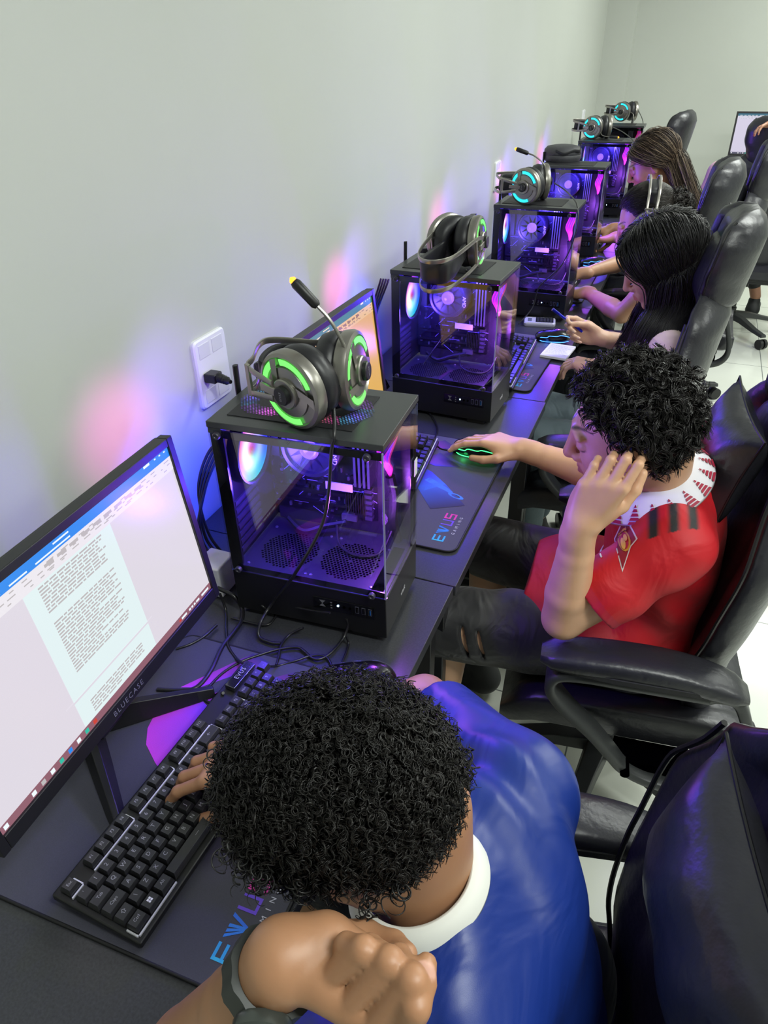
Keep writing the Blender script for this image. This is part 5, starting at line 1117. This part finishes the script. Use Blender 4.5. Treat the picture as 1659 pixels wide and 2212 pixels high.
    G.warp(folds((.80, .15, .60), (1, .3, 0), (0, 1, 0), .18, .004, 55, None, None)); G.build('shorts', jersey_mat('black_twill', '0d0d0f', .6, .2, .6), .0036, t, (.012, .012, .014))
    for s, a in zip((-1, 1), an):      # trainers
        F = SDF(.02); F.cap(a+np.array([.02, 0, -.06]), a+np.array([-.17, 0, -.085]), .042, .034, .02).cap(a, a+np.array([.02, 0, -.06]), .045, .045, .02); F.plane((0, 0, .008), (0, 0, -1)); sh = F.build('trainer', mat('black_trainer', '101214', .6, attr='color'), .004, t, (.015, .016, .018))
    # curly hair
    keep = lambda p: (p[:, 2] > -.012+.040*(p[:, 0] > .01)+.062*np.clip(p[:, 0]/.05, 0, 1)-.045*(p[:, 0] < -.03)) & ~((p[:, 0] > -.03) & (p[:, 0] < .018) & (np.abs(p[:, 1]) > .055) & (p[:, 2] < .022)) & (p[:, 2] > -.075)
    P0, N0 = roots_on(None, 1, 2900, keep, cen=(-.012, 0, .028), rad=(.084, .075, .085)); H = SDF(.03); H.ell(hc+R@np.array([-.020, 0, .043]), (.084, .079, .077), R); H.ell(hc+R@np.array([-.050, 0, -.008]), (.060, .070, .062), R, .03); H.ell(hc+R@np.array([.022, 0, .076]), (.036, .056, .028), R, .03)
    cap_ = H.build('hair', hair_mat('black_hair_root', .6), .005, t, (.008, .007, .007)); W0 = hc+P0@R.T; NW = N0@R.T
    pa = curls(W0+NW*.006, NW, (0, 0, -1), .031, .0078, 1.0, 18, 3, .45, .8, .60); C_ = np.random.default_rng(1).uniform(.006, .020, (len(P0), 1))*np.array([[1, .9, .88]])
    allp = [pa]; g = np.random.default_rng(4)
    for k in range(6): allp.append(pa+g.normal(0, .0017, (len(pa), 1, 3))+g.normal(0, .0016, (len(pa), 1, 3))*np.linspace(0, 1, 18)[None, :, None])
    pa = np.concatenate(allp); strands('curls', hair_mat('black_hair_gloss', .24), pa, .00115, np.tile(C_, (7, 1)), cap_, 3)
    fix_parent(t); return t

# ---------------------------------------------------------------- the boy in the blue jersey
SK1 = (.40, .20, .105)
def boy_blue():
    t = person('boy with black coiled hair bent over the keyboard in a blue jersey with white collar', (.93, -.66, .45)); S = SDF(.012)
    hc = at(742, 1722, D=.705); R = basis((-.80, -.16, -.58), (-.52, -.30, .80)); head(S, hc, R, 1.0)
    neck = np.array([.802, -.732, .968]); shR, shL = np.array([.868, -.555, .905]), np.array([.905, -.865, .895]); ch = np.array([.862, -.69, .80]); pv = np.array([.905, -.66, .56])
    S.cap(neck-np.array([-.01, 0, .03]), hc+R@np.array([-.045, 0, -.055]), .048, .050, .03); torso(S, neck, (shL, shR), ch, pv, .9, -.014)
    elR, wrR = np.array([.690, -.375, .800]), np.array([.548, -.570, .832]); elL = np.array([.615, -.925, .800]); wrL = at(616, 2072, D=.632)
    arm(S, shR, elR, wrR, (.046, .038, .037, .0245)); arm(S, shL, elL, wrL, (.048, .042, .041, .0265))
    hand(S, wrR, (-.93, -.34, -.10), (-.15, .1, -1), True, ((.35, .55, .45), (.4, .6, .45), (.45, .6, .45), (.5, .65, .45)), ((.70, .68, .30), (.90, .25, .35), (.95, 0, .3)), 1.0, spread=.08)
    # left fist: joints placed one by one
    A = lambda x, y, d: at(x, y, D=d)
    W = wrL; heel = A(706, 2034, .628); MC = [A(703, 2120, .616), A(757, 2168, .612), A(813, 2212, .609), A(868, 2254, .609)]
    PI = [A(786, 2052, .581), A(842, 2078, .575), A(892, 2118, .571), A(899, 2174, .574)]; DI = [A(748, 2040, .597), A(800, 2046, .600), A(862, 2068, .602), A(915, 2125, .578)]; TI = [A(738, 2052, .612), A(790, 2050, .618), A(850, 2062, .620), A(921, 2082, .585)]
    S.cap(W, heel, .0245, .0170, .02).cap(heel, A(768, 2050, .640), .016, .014, .015)
    for k_, m in enumerate(MC): S.cap(W+(m-W)*.15, m+nrm(m-CAM)*.007, .0180-.0010*k_, .0095, .008)
    S.cap(MC[0], MC[3], .0085, .0085, .006); S.cap(heel, MC[0], .015, .010, .012)
    for k_, (m, p, d_, e) in enumerate(zip(MC, PI, DI, TI)):
        r_ = (.0094, .0100, .0104, .0098)[k_]; S.cap(m, p, r_*1.0, r_*1.06, .0010).cap(p, d_, r_*.98, r_*.88, .003).cap(d_, e, r_*.88, r_*.78, .003)
    S.color(A(919, 2100, .5750), .0068, (.60, .34, .26), .0015)
    th = [A(705, 2030, .66), A(790, 2022, .665), A(850, 2040, .65), A(880, 2060, .63)]; S.cap(W, th[0], .018, .013, .01).cap(th[0], th[1], .0145, .0125, .006).cap(th[1], th[2], .0115, .010, .004).cap(th[2], th[3], .010, .008, .004)
    kn = [np.array([.58, -.80, .585]), np.array([.58, -.53, .585])]; an = [np.array([.55, -.78, .12]), np.array([.52, -.52, .12])]
    legs(S, [np.array([.94, -.76, .555]), np.array([.94, -.57, .555])], kn, an, (.074, .055, .052, .034)); S.build('body', skin_mat('skin_brown', SK1), .0023, t, SK1)
    # jersey
    BL = lin('142e7c'); J = SDF(.02); torso(J, neck+np.array([.010, 0, -.040]), (shL, shR), ch+np.array([.004, 0, 0]), pv, .94, .002)
    for s_ in (shL, shR): J.cap((s_+neck)/2-np.array([0, 0, .006]), neck+np.array([.022, 0, -.032]), .056, .050, .04)
    eR = shR+(elR-shR)*.78; eL = shL+(elL-shL)*.66; J.cone(shR, eR, .060, .056, .045).cone(shL, eL, .064, .078, .045)
    J.cap(ch+np.array([.0, 0, .05]), pv+np.array([.0, 0, .05]), .100, .105, .06)
    J.warp(folds(shR+np.array([-.03, -.02, .03]), (.4, 1, -.3), (1, 0, 0), .12, .0045, 90, None, None)).warp(folds((.93, -.80, .93), (.8, .5, .6), (0, 1, 0), .15, .004, 62, None, None)).warp(folds(shL+(0, 0, .03), (1, .4, .2), (0, 0, 1), .14, .0055, 75, None, None)).warp(folds((.95, -.66, .78), (.3, .2, 1), (1, 0, 0), .16, .004, 60, None, None))
    nk = nrm(hc-neck+np.array([.02, 0, .06])); J.cap(neck-nk*.02, neck+nk*.08, .052, .062, .004, 's')
    o = J.build('jersey', jersey_mat('blue_satin', 'ffffff', .42, .0, .30), .003, t, BL)
    col = collar_strip(neck+nk*.000+np.array([.004, 0, .0]), nk, (-1, -.15, -.35), .054, .069, .018, -.002, 6, .03, lat=1.0); MB().loft(col).build('collar', mat('cream_rib', 'dcdcd6', .7), t, smooth=60, subsurf=1)
    G = SDF(.03); G.ell(pv-np.array([.02, 0, .03]), (.13, .175, .10), None, .05)
    for h, k_ in zip((np.array([.94, -.76, .555]), np.array([.94, -.57, .555])), kn): G.cone(h, k_+(k_-h)*.1, .095, .080, .05)
    G.build('shorts', jersey_mat('navy_twill', '0c1228', .6, .1, .6), .005, t, lin('10142a'))
    for a in an: F = SDF(.02); F.cap(a+np.array([.02, 0, -.06]), a+np.array([-.15, 0, -.085]), .042, .034, .02).cap(a, a+np.array([.02, 0, -.06]), .045, .045, .02); F.plane((0, 0, .008), (0, 0, -1)); F.build('trainer', mat('black_trainer', '101214', .6, attr='color'), .005, t, (.015, .016, .018))
    # close coils all over
    keep = lambda p: (p[:, 2] > -.020+.055*(p[:, 0] > .03)-.035*(p[:, 0] < -.03)) & ~((p[:, 0] > -.025) & (p[:, 0] < .020) & (np.abs(p[:, 1]) > .055) & (p[:, 2] < .015))
    P0, N0 = roots_on(None, 1, 7200, keep, rad=(.095, .069, .086)); H = SDF(.03); c0 = hc+R@np.array([-.012, 0, .040]); H.ell(c0, (.094, .076, .078), R); H.ell(hc+R@np.array([-.058, 0, -.008]), (.052, .062, .052), R, .03); H.ell(hc+R@np.array([.046, 0, .048]), (.048, .060, .038), R, .03)
    H.warp(lambda P: .004*np.sin(P[..., 0]*170)*np.sin(P[..., 1]*160+1)*np.sin(P[..., 2]*150)); cap_ = H.build('hair', hair_mat('black_hair_root', .6), .004, t, (.010, .009, .008)); W0 = hc+P0@R.T; NW = N0@R.T
    pa = curls(W0+NW*.001, NW, (0, 0, -1), .0235, .0029, 3.0, 26, 3, .38, 1.0, .28); C_ = np.random.default_rng(1).uniform(.004, .016, (len(P0), 1))*np.array([[1, .88, .82]]); g = np.random.default_rng(9)
    pa = np.concatenate([pa, pa+g.normal(0, .0010, (len(pa), 1, 3))]); strands('coils', hair_mat('black_hair_coil', .38), pa, .00085, np.tile(C_, (2, 1)), cap_, 3)
    # a few loose coils at the forehead and nape
    lo = [(468, 1655, .66), (462, 1690, .66), (498, 1835, .655), (520, 1868, .655), (556, 1880, .655), (560, 1905, .65), (640, 1925, .65), (860, 1925, .66), (790, 1955, .65), (1000, 1640, .66)]
    L0 = np.array([at(*q[:2], D=q[2]) for q in lo for _ in range(5)]); L0 = L0+g.normal(0, .003, L0.shape); dn = nrm(np.array([-.2, -.3, -.9])); N1 = np.tile(dn, (len(L0), 1))
    strands('loose_coils', hair_mat('black_hair_coil', .38), curls(L0-N1*.012, N1, (0, 0, -1), .03, .0055, 2.2, 30, 5, .3, 1., .25), .0008, np.full((len(L0), 3), .012), cap_, 4)['kind'] = 'stuff'
    # watch on the left wrist
    w = thing('wristwatch', 'black wristwatch with a ridged strap on the raised left wrist of the boy in blue', 'watch', (0, 0, 0)); ax = nrm(wrL-elL); wc = wrL-ax*.030; x, y = frame(ax, CAM-wc); side = nrm(np.cross(ax, CAM-wc)); tw = nrm(CAM-wc-ax*((CAM-wc)@ax)); rings = []
    for k in range(40):
        a = 2*math.pi*k/40; d = side*math.cos(a)+tw*math.sin(a); ri = .0305; th_ = .0042+.0016*(k % 4 < 2); ww = .0125
        rings.append([wc+d*ri-ax*ww, wc+d*(ri+th_)-ax*ww*.9, wc+d*(ri+th_)+ax*ww*.9, wc+d*ri+ax*ww])
    rings.append(rings[0]); MB().loft(rings, caps=False).build('strap', mat('watch_rubber', '2c302f', .5), w, smooth=25)
    fd = -up*.85+tw*.55; fd = nrm(fd-ax*(fd@ax)); b = MB(); b.lathe(wc+fd*.030, fd, [(.021, 0), (.0225, .003), (.0225, .009), (.020, .0115), (.018, .011), (.0001, .011)], n=40); b.build('watch_case', mat('watch_grey', '4a4f4c', .25, metal=.4), w, smooth=35); MB().lathe(wc+fd*.0412, fd, [(.0175, 0), (.0175, .0012), (.0001, .0016)], n=32).build('watch_crystal', mat('watch_crystal', '9aa09c', .05, spec=1.), w, smooth=35)
    w.location = wc; fix_parent(w); fix_parent(t); return t
if 'R' not in SKIP: boy_red()
if 'B' not in SKIP: boy_blue()
# ---------------------------------------------------------------- long straight hair
def long_hair(name, m, hc, R, n, fall, cols, parent, exitf, grav=((0, 0, -1), (0, 0, -1)), solids=(), rad=.001, layer=.012, keep=None, kA=12, kB=22, wave=.0, xmax=None, seed=1, part=0.0, rag=.25):
    """strands combed over the scalp to where exitf sends them, then hanging free"""
    cen, rd = np.array([-.018, 0, .028]), np.array([.0975, .081, .089]); P0, N0 = roots_on(None, 1, n, keep, tuple(cen), tuple(rd)); g = np.random.default_rng(seed); nn = len(P0); ly = 1+.02+g.uniform(.1, 1, nn)*layer/.09
    side = np.where(P0[:, 1]+g.normal(0, .005, nn) > part, 1.0, -1.0); v0 = (P0-cen)/rd; v0 /= np.linalg.norm(v0, axis=1)[:, None]; v1 = (exitf(P0, side, g)-cen)/rd; v1 /= np.linalg.norm(v1, axis=1)[:, None]
    om = np.arccos(np.clip((v0*v1).sum(1), -.98, .9995))[:, None]; pts = []
    for t in np.linspace(0, 1, kA):
        v = (np.sin((1-t)*om)*v0+np.sin(t*om)*v1)/np.sin(om); pts.append(cen+rd*v*(1+(ly[:, None]-1)*min(1, .4+2*t)))
    W = [p@R.T+hc for p in pts]
    if kB:
        q = W[-1].copy(); d = W[-1]-W[-2]; d /= np.linalg.norm(d, axis=1)[:, None]+1e-9; L = fall*g.uniform(1-rag, 1.05, nn); st = L/kB; wv = g.uniform(0, 6.28, nn); g0_, g1_ = nrm(grav[0]), nrm(grav[1]); sol = [(hc+R@cen, rd, R)]+[(np.asarray(c), np.asarray(r), Rr) for c, r, Rr in solids]
        for i in range(kB):
            gl = nrm(g0_*(1-i/kB)+g1_*(i/kB)); d = d*.55+gl*.45+g.normal(0, .010, (nn, 3))
            if wave: d += np.stack([np.sin(i*.6+wv), np.cos(i*.5+wv), 0*wv], 1)*wave
            d /= np.linalg.norm(d, axis=1)[:, None]; q = q+d*st[:, None]
            for c, r, Rr in sol:
                rr = r+((ly-1)*.09)[:, None]; u = (q-c)@Rr; e = np.linalg.norm(u/rr, axis=1); ins = e < 1
                if ins.any(): q = np.where(ins[:, None], c+(u/np.maximum(e, 1e-6)[:, None])@Rr.T, q)
            if xmax: q[:, 0] = np.minimum(q[:, 0], xmax+g.normal(0, .002, nn))
            W.append(q.copy())
    return strands(name, m, np.stack(W, 1), rad*g.uniform(.6, 1.3, nn), cols(nn, g), parent, 3)
def simple_top(S_col, m, neck, shL, shR, ch, pv, sleeves, parent, h=.005, name='top', s=.86, mats=None, r=.052):
    J = SDF(.02); torso(J, neck+np.array([0, 0, -.03]), (shL, shR), ch, pv, s, .004)
    for s_ in (shL, shR): J.cap((s_+neck)/2-np.array([0, 0, .01]), neck-np.array([0, 0, .045]), .045, .040, .04)
    for a, b in sleeves: J.cone(a, b, r, r+.008, .04)
    J.warp(folds(ch, (.4, .2, 1), (1, 0, 0), .2, .003, 60, None, None)); return J.build(name, m, h, parent, S_col)
def woman(label, loc, hc, R, skin, lips, neck, shL, shR, ch, pv, arms, hands_, top, sleeves, h=.0036, legcol=(.12, .16, .22), k=.95, topname='top', kn=None):
    t = person(label, loc); S = SDF(.012); hc = np.asarray(hc, float); head(S, hc, R, k); S.cols = []; head(SDF(), hc, R, k)
    S = SDF(.012); head(S, hc, R, k, lips=lips); S.cap(neck, hc+R@np.array([-.04, 0, -.055]), .045, .045, .03); torso(S, neck, (shL, shR), ch, pv, .82, -.012)
    for (sh, el, wr), (D, N, rt_, cu, th) in zip(arms, hands_): arm(S, sh, el, wr, (.040, .033, .032, .0205)); hand(S, wr, D, N, rt_, cu, th, .92)
    kn = kn or [np.array([.60, loc[1]-.10, .56]), np.array([.60, loc[1]+.10, .56])]; an = [q+np.array([.0, 0, -.45]) for q in kn]; hp = [pv+np.array([-.02, -.09, -.01]), pv+np.array([-.02, .09, -.01])]
    legs(S, hp, kn, an, (.07, .05, .05, .034)); b = S.build('body', skin_mat('skin_'+top[2], skin), h, t, skin)
    o = simple_top(top[0], top[1], neck, shL, shR, ch, pv, sleeves, t, name=topname)
    G = SDF(.03); G.ell(pv-np.array([.02, 0, .03]), (.12, .165, .095), None, .05)
    for a, q, c in zip(hp, kn, an): G.cap(a, q, .086, .064, .05).cap(q, c+np.array([0, 0, .06]), .062, .052, .03)
    G.warp(folds(kn[0], (1, 0, 1), (0, 1, 0), .2, .003, 70, None, None)); G.build('trousers', jersey_mat('denim_%.2f' % legcol[0], 'ffffff', .7, .1, .5), .006, t, legcol)
    for c in an: F = SDF(.02); F.cap(c+np.array([.02, 0, -.06]), c+np.array([-.15, 0, -.075]), .038, .03, .02).cap(c, c+np.array([.02, 0, -.06]), .04, .04, .02); F.plane((0, 0, .01), (0, 0, -1)); F.build('shoe', mat('black_trainer', '101214', .6, attr='color'), .006, t, (.015, .016, .018))
    return t, hc
TY = ((.75, .45, .5), (.95, .1, .5), (1., 0, .4))
def black_haired():
    hc = np.array([.872, 1.115, 1.108]); R = basis((-.84, -.12, -.52), (-.50, -.10, .85)); neck = np.array([.93, 1.12, .99]); shL, shR = np.array([.945, .955, .920]), np.array([.935, 1.275, .925]); ch = np.array([.95, 1.11, .82]); pv = np.array([.93, 1.11, .56])
    wL, wR = at(1292, 792, Z=.795), at(1292, 728, Z=.835); eL, eR = at(1362, 830, Z=.775), at(1385, 752, Z=.775)
    t, _ = woman('woman with long straight black hair and pale pink shirt writing with a blue pen', (.93, 1.11, .45), hc, R, (.64, .40, .28), (.55, .18, .17), neck, shL, shR, ch, pv,
        [(shL, eL, wL), (shR, eR, wR)], [((-.75, .35, -.10), (0, 0, -1), False, ((.35, .5, .4), (.4, .5, .4), (.5, .5, .4), (.55, .5, .4)), TY), ((-.93, -.05, .30), (-.35, -.85, .15), True, ((.9, .8, .4), (1.0, 1.1, .5), (1.15, 1.2, .6), (1.25, 1.2, .6)), ((.85, .25, .45), (.9, -.1, .6), (.9, -.25, .4)))],
        (lin('d9c3b8'), jersey_mat('pale_pink_cotton', 'ffffff', .75, .1, .35), 'fair'), [(shL, shL+(eL-shL)*.55), (shR, shR+(eR-shR)*.55)], legcol=lin('6f8088'), h=.0032)
    H = SDF(.03); H.ell(hc+R@np.array([-.018, 0, .036]), (.100, .083, .088), R); H.ell(hc+R@np.array([-.070, 0, -.045]), (.045, .070, .075), R, .04); cap_ = H.build('hair', hair_mat('black_hair_root', .6), .005, t, (.007, .006, .007))
    cl = lambda n, g: g.uniform(.004, .013, (n, 1))*np.array([[1, .92, 1.0]])
    sol = [(ch+np.array([0, 0, .06]), np.array([.12, .165, .14]), np.eye(3)), (hc+R@np.array([.02, 0, -.06]), np.array([.07, .062, .075]), R)]
    ex = lambda P, sd, g: np.stack([np.clip(P[:, 0]*.95+.004, -.085, .060)+g.normal(0, .008, len(P)), sd*.080, np.full(len(P), -.010)], 1)
    long_hair('long_strands', hair_mat('black_hair_straight', .38), hc, R, 13000, .31, cl, cap_, ex, ((.20, -.02, -1), (-.60, -.22, -1)), sol, .0009, layer=.036, wave=.02, xmax=1.0, keep=lambda p: ((p[:, 2] > .030+.055*np.clip(p[:, 0]/.05, 0, 1)) | ((p[:, 0] < .0) & (p[:, 2] > -.02))) & (p[:, 0] < .070))
    fix_parent(t)
    p0 = wR+nrm((-.93, -.05, .30))*.075+np.array([-.012, -.030, .022]); tp_ = at(1190, 665, Z=p0[2]+.055); pn = thing('pen', 'blue pen held upright by the woman with long black hair', 'pen', p0)
    d = nrm(tp_-p0); MB().cyl(-d*.045, d*.060, .0042, 10).build('barrel', mat('blue_pen', '1c24c8', .25), pn, smooth=40); MB().cyl(d*.058, d*.085, .0050, 10).build('cap', mat('blue_pen_cap', '0c14a0', .25), pn, smooth=40); MB().lathe(-d*.045, -d, [(.004, 0), (.001, .012)], n=10).build('tip', M_white, pn, smooth=40)
def headset_woman():
    hc = at(1392, 476, Z=1.085); R = basis((-.86, -.10, -.50), (-.49, -.06, .87)); o = hc; neck = o+np.array([.062, .01, -.115]); shL, shR = neck+np.array([.02, -.155, -.065]), neck+np.array([.01, .155, -.06]); ch = neck+np.array([.025, 0, -.17]); pv = np.array([neck[0]+.03, neck[1], .56])
    wL, wR = at(1268, 632, Z=.80), at(1262, 590, Z=.800); eL, eR = at(1343, 678, Z=.785), at(1352, 566, Z=.79)
    t, _ = woman('woman wearing a cyan-lit headset over tied-back curly hair, bare forearms on the desk', (pv[0], pv[1], .45), hc, R, (.50, .27, .16), (.42, .14, .12), neck, shL, shR, ch, pv,
        [(shL, eL, wL), (shR, eR, wR)], [((-.9, .2, -.1), (0, 0, -1), False, ((.35, .5, .4),), TY), ((-.95, .1, -.05), (0, 0, -1), True, ((.3, .4, .3),), TY)],
        (lin('9aa39a'), jersey_mat('grey_print_cotton', 'ffffff', .75, .1, .35), 'bronze'), [(shL, shL+(eL-shL)*.25), (shR, shR+(eR-shR)*.25)], legcol=lin('14182c'))
    H = SDF(.03); H.ell(hc+R@np.array([-.032, 0, .038]), (.086, .080, .086), R); H.ell(hc+R@np.array([.004, 0, .076]), (.036, .052, .032), R, .02); H.ell(hc+R@np.array([-.060, 0, -.02]), (.050, .066, .070), R, .04); H.warp(lambda P: .0009*np.sin(((P-hc)@R)[..., 1]*900)); cap_ = H.build('hair', hair_mat('dark_brown_hair', .6), .0035, t, (.020, .014, .012))
    long_hair('combed_strands', hair_mat('black_hair_straight', .38), hc, R, 4500, 0, lambda n, g: g.uniform(.008, .03, (n, 1))*np.array([[1, .8, .7]]), cap_, lambda P, sd, g: np.stack([np.full(len(P), -.115), g.normal(0, .018, len(P)), g.normal(.01, .018, len(P))], 1), rad=.0010, layer=.006, kB=0, kA=14, keep=lambda p: (p[:, 2] > .034+.055*np.clip(p[:, 0]/.07, 0, 1)) | ((p[:, 0] < -.03) & (p[:, 2] > -.045)))
    g = np.random.default_rng(3); c0 = hc+R@np.array([-.118, 0, .005]); v = g.normal(0, 1, (900, 3)); v /= np.linalg.norm(v, axis=1)[:, None]; B_ = SDF(); B_.ell(c0, (.036, .044, .040), R); bb = B_.build('tied_back_hair', hair_mat('dark_brown_hair', .6), .005, t, (.015, .011, .010))
    pa = curls(c0+v*.026, v, (0, 0, -1), .040, .006, 2.0, 20, 6, .7, 1., .3); pa = np.concatenate([pa, pa+g.normal(0, .0016, (len(pa), 1, 3))]); strands('curls', hair_mat('black_hair_gloss', .24), pa, .0014, np.tile(g.uniform(.006, .03, (900, 1))*np.array([[1, .85, .78]]), (2, 1)), bb, 3); fix_parent(t)
    hs = make_headset('cyan-lit headset worn on the head of the woman with tied-back curly hair', (hc+R@np.array([-.006, -.104, -.004]), -R[:, 1]), (hc+R@np.array([-.006, .104, -.004]), R[:, 1]), (.02, .85, .75), bandmid=hc+np.array([.012, 0, .150]), upv=R[:, 0], gap=.020)
def brown_haired():
    hc = at(1405, 352, Z=1.14); R = basis((-.83, -.16, -.50), (-.48, -.08, .87)); neck = hc+np.array([.062, .01, -.115]); shL, shR = neck+np.array([.02, -.16, -.065]), neck+np.array([.01, .16, -.06]); ch = neck+np.array([.025, 0, -.17]); pv = np.array([neck[0]+.05, neck[1], .56])
    wL, wR = at(1330, 512, Z=.83), at(1322, 498, Z=.83)+np.array([0, .06, 0]); eL, eR = at(1400, 560, Z=.78), at(1400, 520, Z=.78)
    t, _ = woman('woman with long brown highlighted hair and a pearl earring looking down at the desk', (pv[0], pv[1], .45), hc, R, (.42, .21, .115), (.40, .12, .10), neck, shL, shR, ch, pv,
        [(shL, eL, wL), (shR, eR, wR)], [((-.85, .1, -.25), (0, -.2, -1), False, ((.6, .8, .5),), TY), ((-.85, -.1, -.2), (0, .0, -1), True, ((.5, .7, .5),), TY)],
        (lin('3a3a40'), jersey_mat('charcoal_cotton', 'ffffff', .75, .1, .35), 'umber'), [(shL, shL+(eL-shL)*.9), (shR, shR+(eR-shR)*.9)], legcol=lin('222530'), k=1.0)
    H = SDF(.03); H.ell(hc+R@np.array([-.022, 0, .038]), (.097, .081, .088), R); H.ell(hc+R@np.array([-.070, 0, -.045]), (.045, .066, .080), R, .04); cap_ = H.build('hair', hair_mat('dark_brown_hair', .6), .005, t, (.016, .011, .009))
    def cl(n, g): q = g.random((n, 1)); return np.where(q < .38, np.array([[.20, .145, .10]])*g.uniform(.6, 1.3, (n, 1)), np.array([[.030, .018, .013]])*g.uniform(.6, 1.6, (n, 1)))
    keep = lambda p: ((p[:, 2] > .045+.035*np.clip(p[:, 0]/.06, 0, 1)) | ((p[:, 0] < -.03) & (p[:, 2] > -.035)))
    sol = [(ch+np.array([0, 0, .06]), np.array([.11, .165, .14]), np.eye(3))]
    bk = lambda P: np.clip((.080-P[:, 0])/.17, 0, 1)
    ex = lambda P, sd, g: np.stack([-.026-.078*bk(P)+g.normal(0, .004, len(P)), sd*(.082-.040*bk(P))+g.normal(0, .004, len(P)), -.015+g.normal(0, .008, len(P))], 1)
    long_hair('long_strands', hair_mat('brown_hair_straight', .42), hc, R, 8000, .36, cl, cap_, ex, ((.45, -.08, -1), (.85, -.25, -1)), sol, .0011, layer=.034, wave=.03, keep=keep)
    e = MB().lathe(hc+R@np.array([-.002, .0, -.040])-R[:, 1]*.083, -R[:, 1], [(.0001, -.0035), (.003, -.002), (.004, 0), (.003, .002), (.0001, .0035)], n=14).build('earring', M_white, t, smooth=60); fix_parent(t)
def seated_far():
    sh = at(1552, 372, Y=3.86); el = at(1524, 445, Y=3.84); t = person('person in pink sleeve and black leggings facing the far wall, hand on chair top', (1.42, 4.0, .45)); S = SDF(.012); wr = el+np.array([.10, .20, -.02]); hd = np.array([1.42, 3.88, 1.22]); R = basis((0, .95, -.2))
    neck = np.array([1.42, 3.86, 1.06]); shR = np.array([2*1.42-sh[0], sh[1], sh[2]]); ch = np.array([1.42, 3.88, .86]); pv = np.array([1.42, 3.92, .56]); head(S, hd, R, 1.0); S.cap(neck, hd-np.array([0, .03, .06]), .05, .05, .03); torso(S, neck, (sh, shR), ch, pv, .9, -.01)
    hw_ = at(1672, 266, Y=3.72); eR = np.array([1.62, 3.86, 1.30]); arm(S, sh, el, wr, (.048, .042, .036, .024)); arm(S, shR, eR, hw_+np.array([.03, 0, 0]), (.045, .036, .034, .023)); hand(S, hw_+np.array([.03, 0, .0]), (-.80, -.55, -.05), (.1, -.3, -1), True, ((.35, .5, .4), (.3, .45, .4), (.3, .4, .4), (.3, .4, .4)), None, .95, nail=(.30, .02, .04))
    kn = [np.array([1.32, 4.35, .54]), np.array([1.56, 4.35, .54])]; an = [at(1632, 640, Z=.14), np.array([1.66, 4.3, .14])]; legs(S, [pv+np.array([-.09, .02, 0]), pv+np.array([.09, .02, 0])], kn, an, (.075, .055, .05, .034)); S.build('body', skin_mat('skin_rose', (.42, .21, .13)), .005, t, (.42, .21, .13))
    simple_top(lin('c9a0a0'), jersey_mat('pink_cotton', 'ffffff', .75, .1, .3), neck, sh, shR, ch, pv, [(sh, sh+(el-sh)*.55), (shR, shR+(eR-shR)*.5)], t, .006, r=.058)
    G = SDF(.03); G.ell(pv, (.17, .12, .10), None, .05)
    for a, q, c in zip((-1, 1), kn, an): G.cap(pv+np.array([a*.09, .02, 0]), q, .085, .062, .05).cap(q, c+(q-c)*.22, .058, .045, .03)
    G.build('leggings', jersey_mat('black_leggings', 'ffffff', .7, .1, .4), .007, t, (.01, .01, .012))
    for c in an: F = SDF(.02); F.cap(c+np.array([0, -.03, -.085]), c+np.array([.03, .16, -.10]), .042, .034, .02).cap(c-np.array([0, 0, .03]), c+np.array([0, -.02, -.08]), .038, .042, .02); F.plane((0, 0, .006), (0, 0, -1)); F.build('shoe', mat('black_trainer', '101214', .6, attr='color'), .006, t, (.015, .016, .018))
    H = SDF(.03); H.ell(hd+R@np.array([-.02, 0, .04]), (.10, .085, .09), R); H.ell(hd+R@np.array([-.06, 0, -.03]), (.06, .075, .09), R, .03); H.build('hair', hair_mat('ash_blond_hair', .5), .006, t, (.30, .24, .17)); fix_parent(t)
if 'W' not in SKIP: black_haired(); headset_woman(); brown_haired(); seated_far()
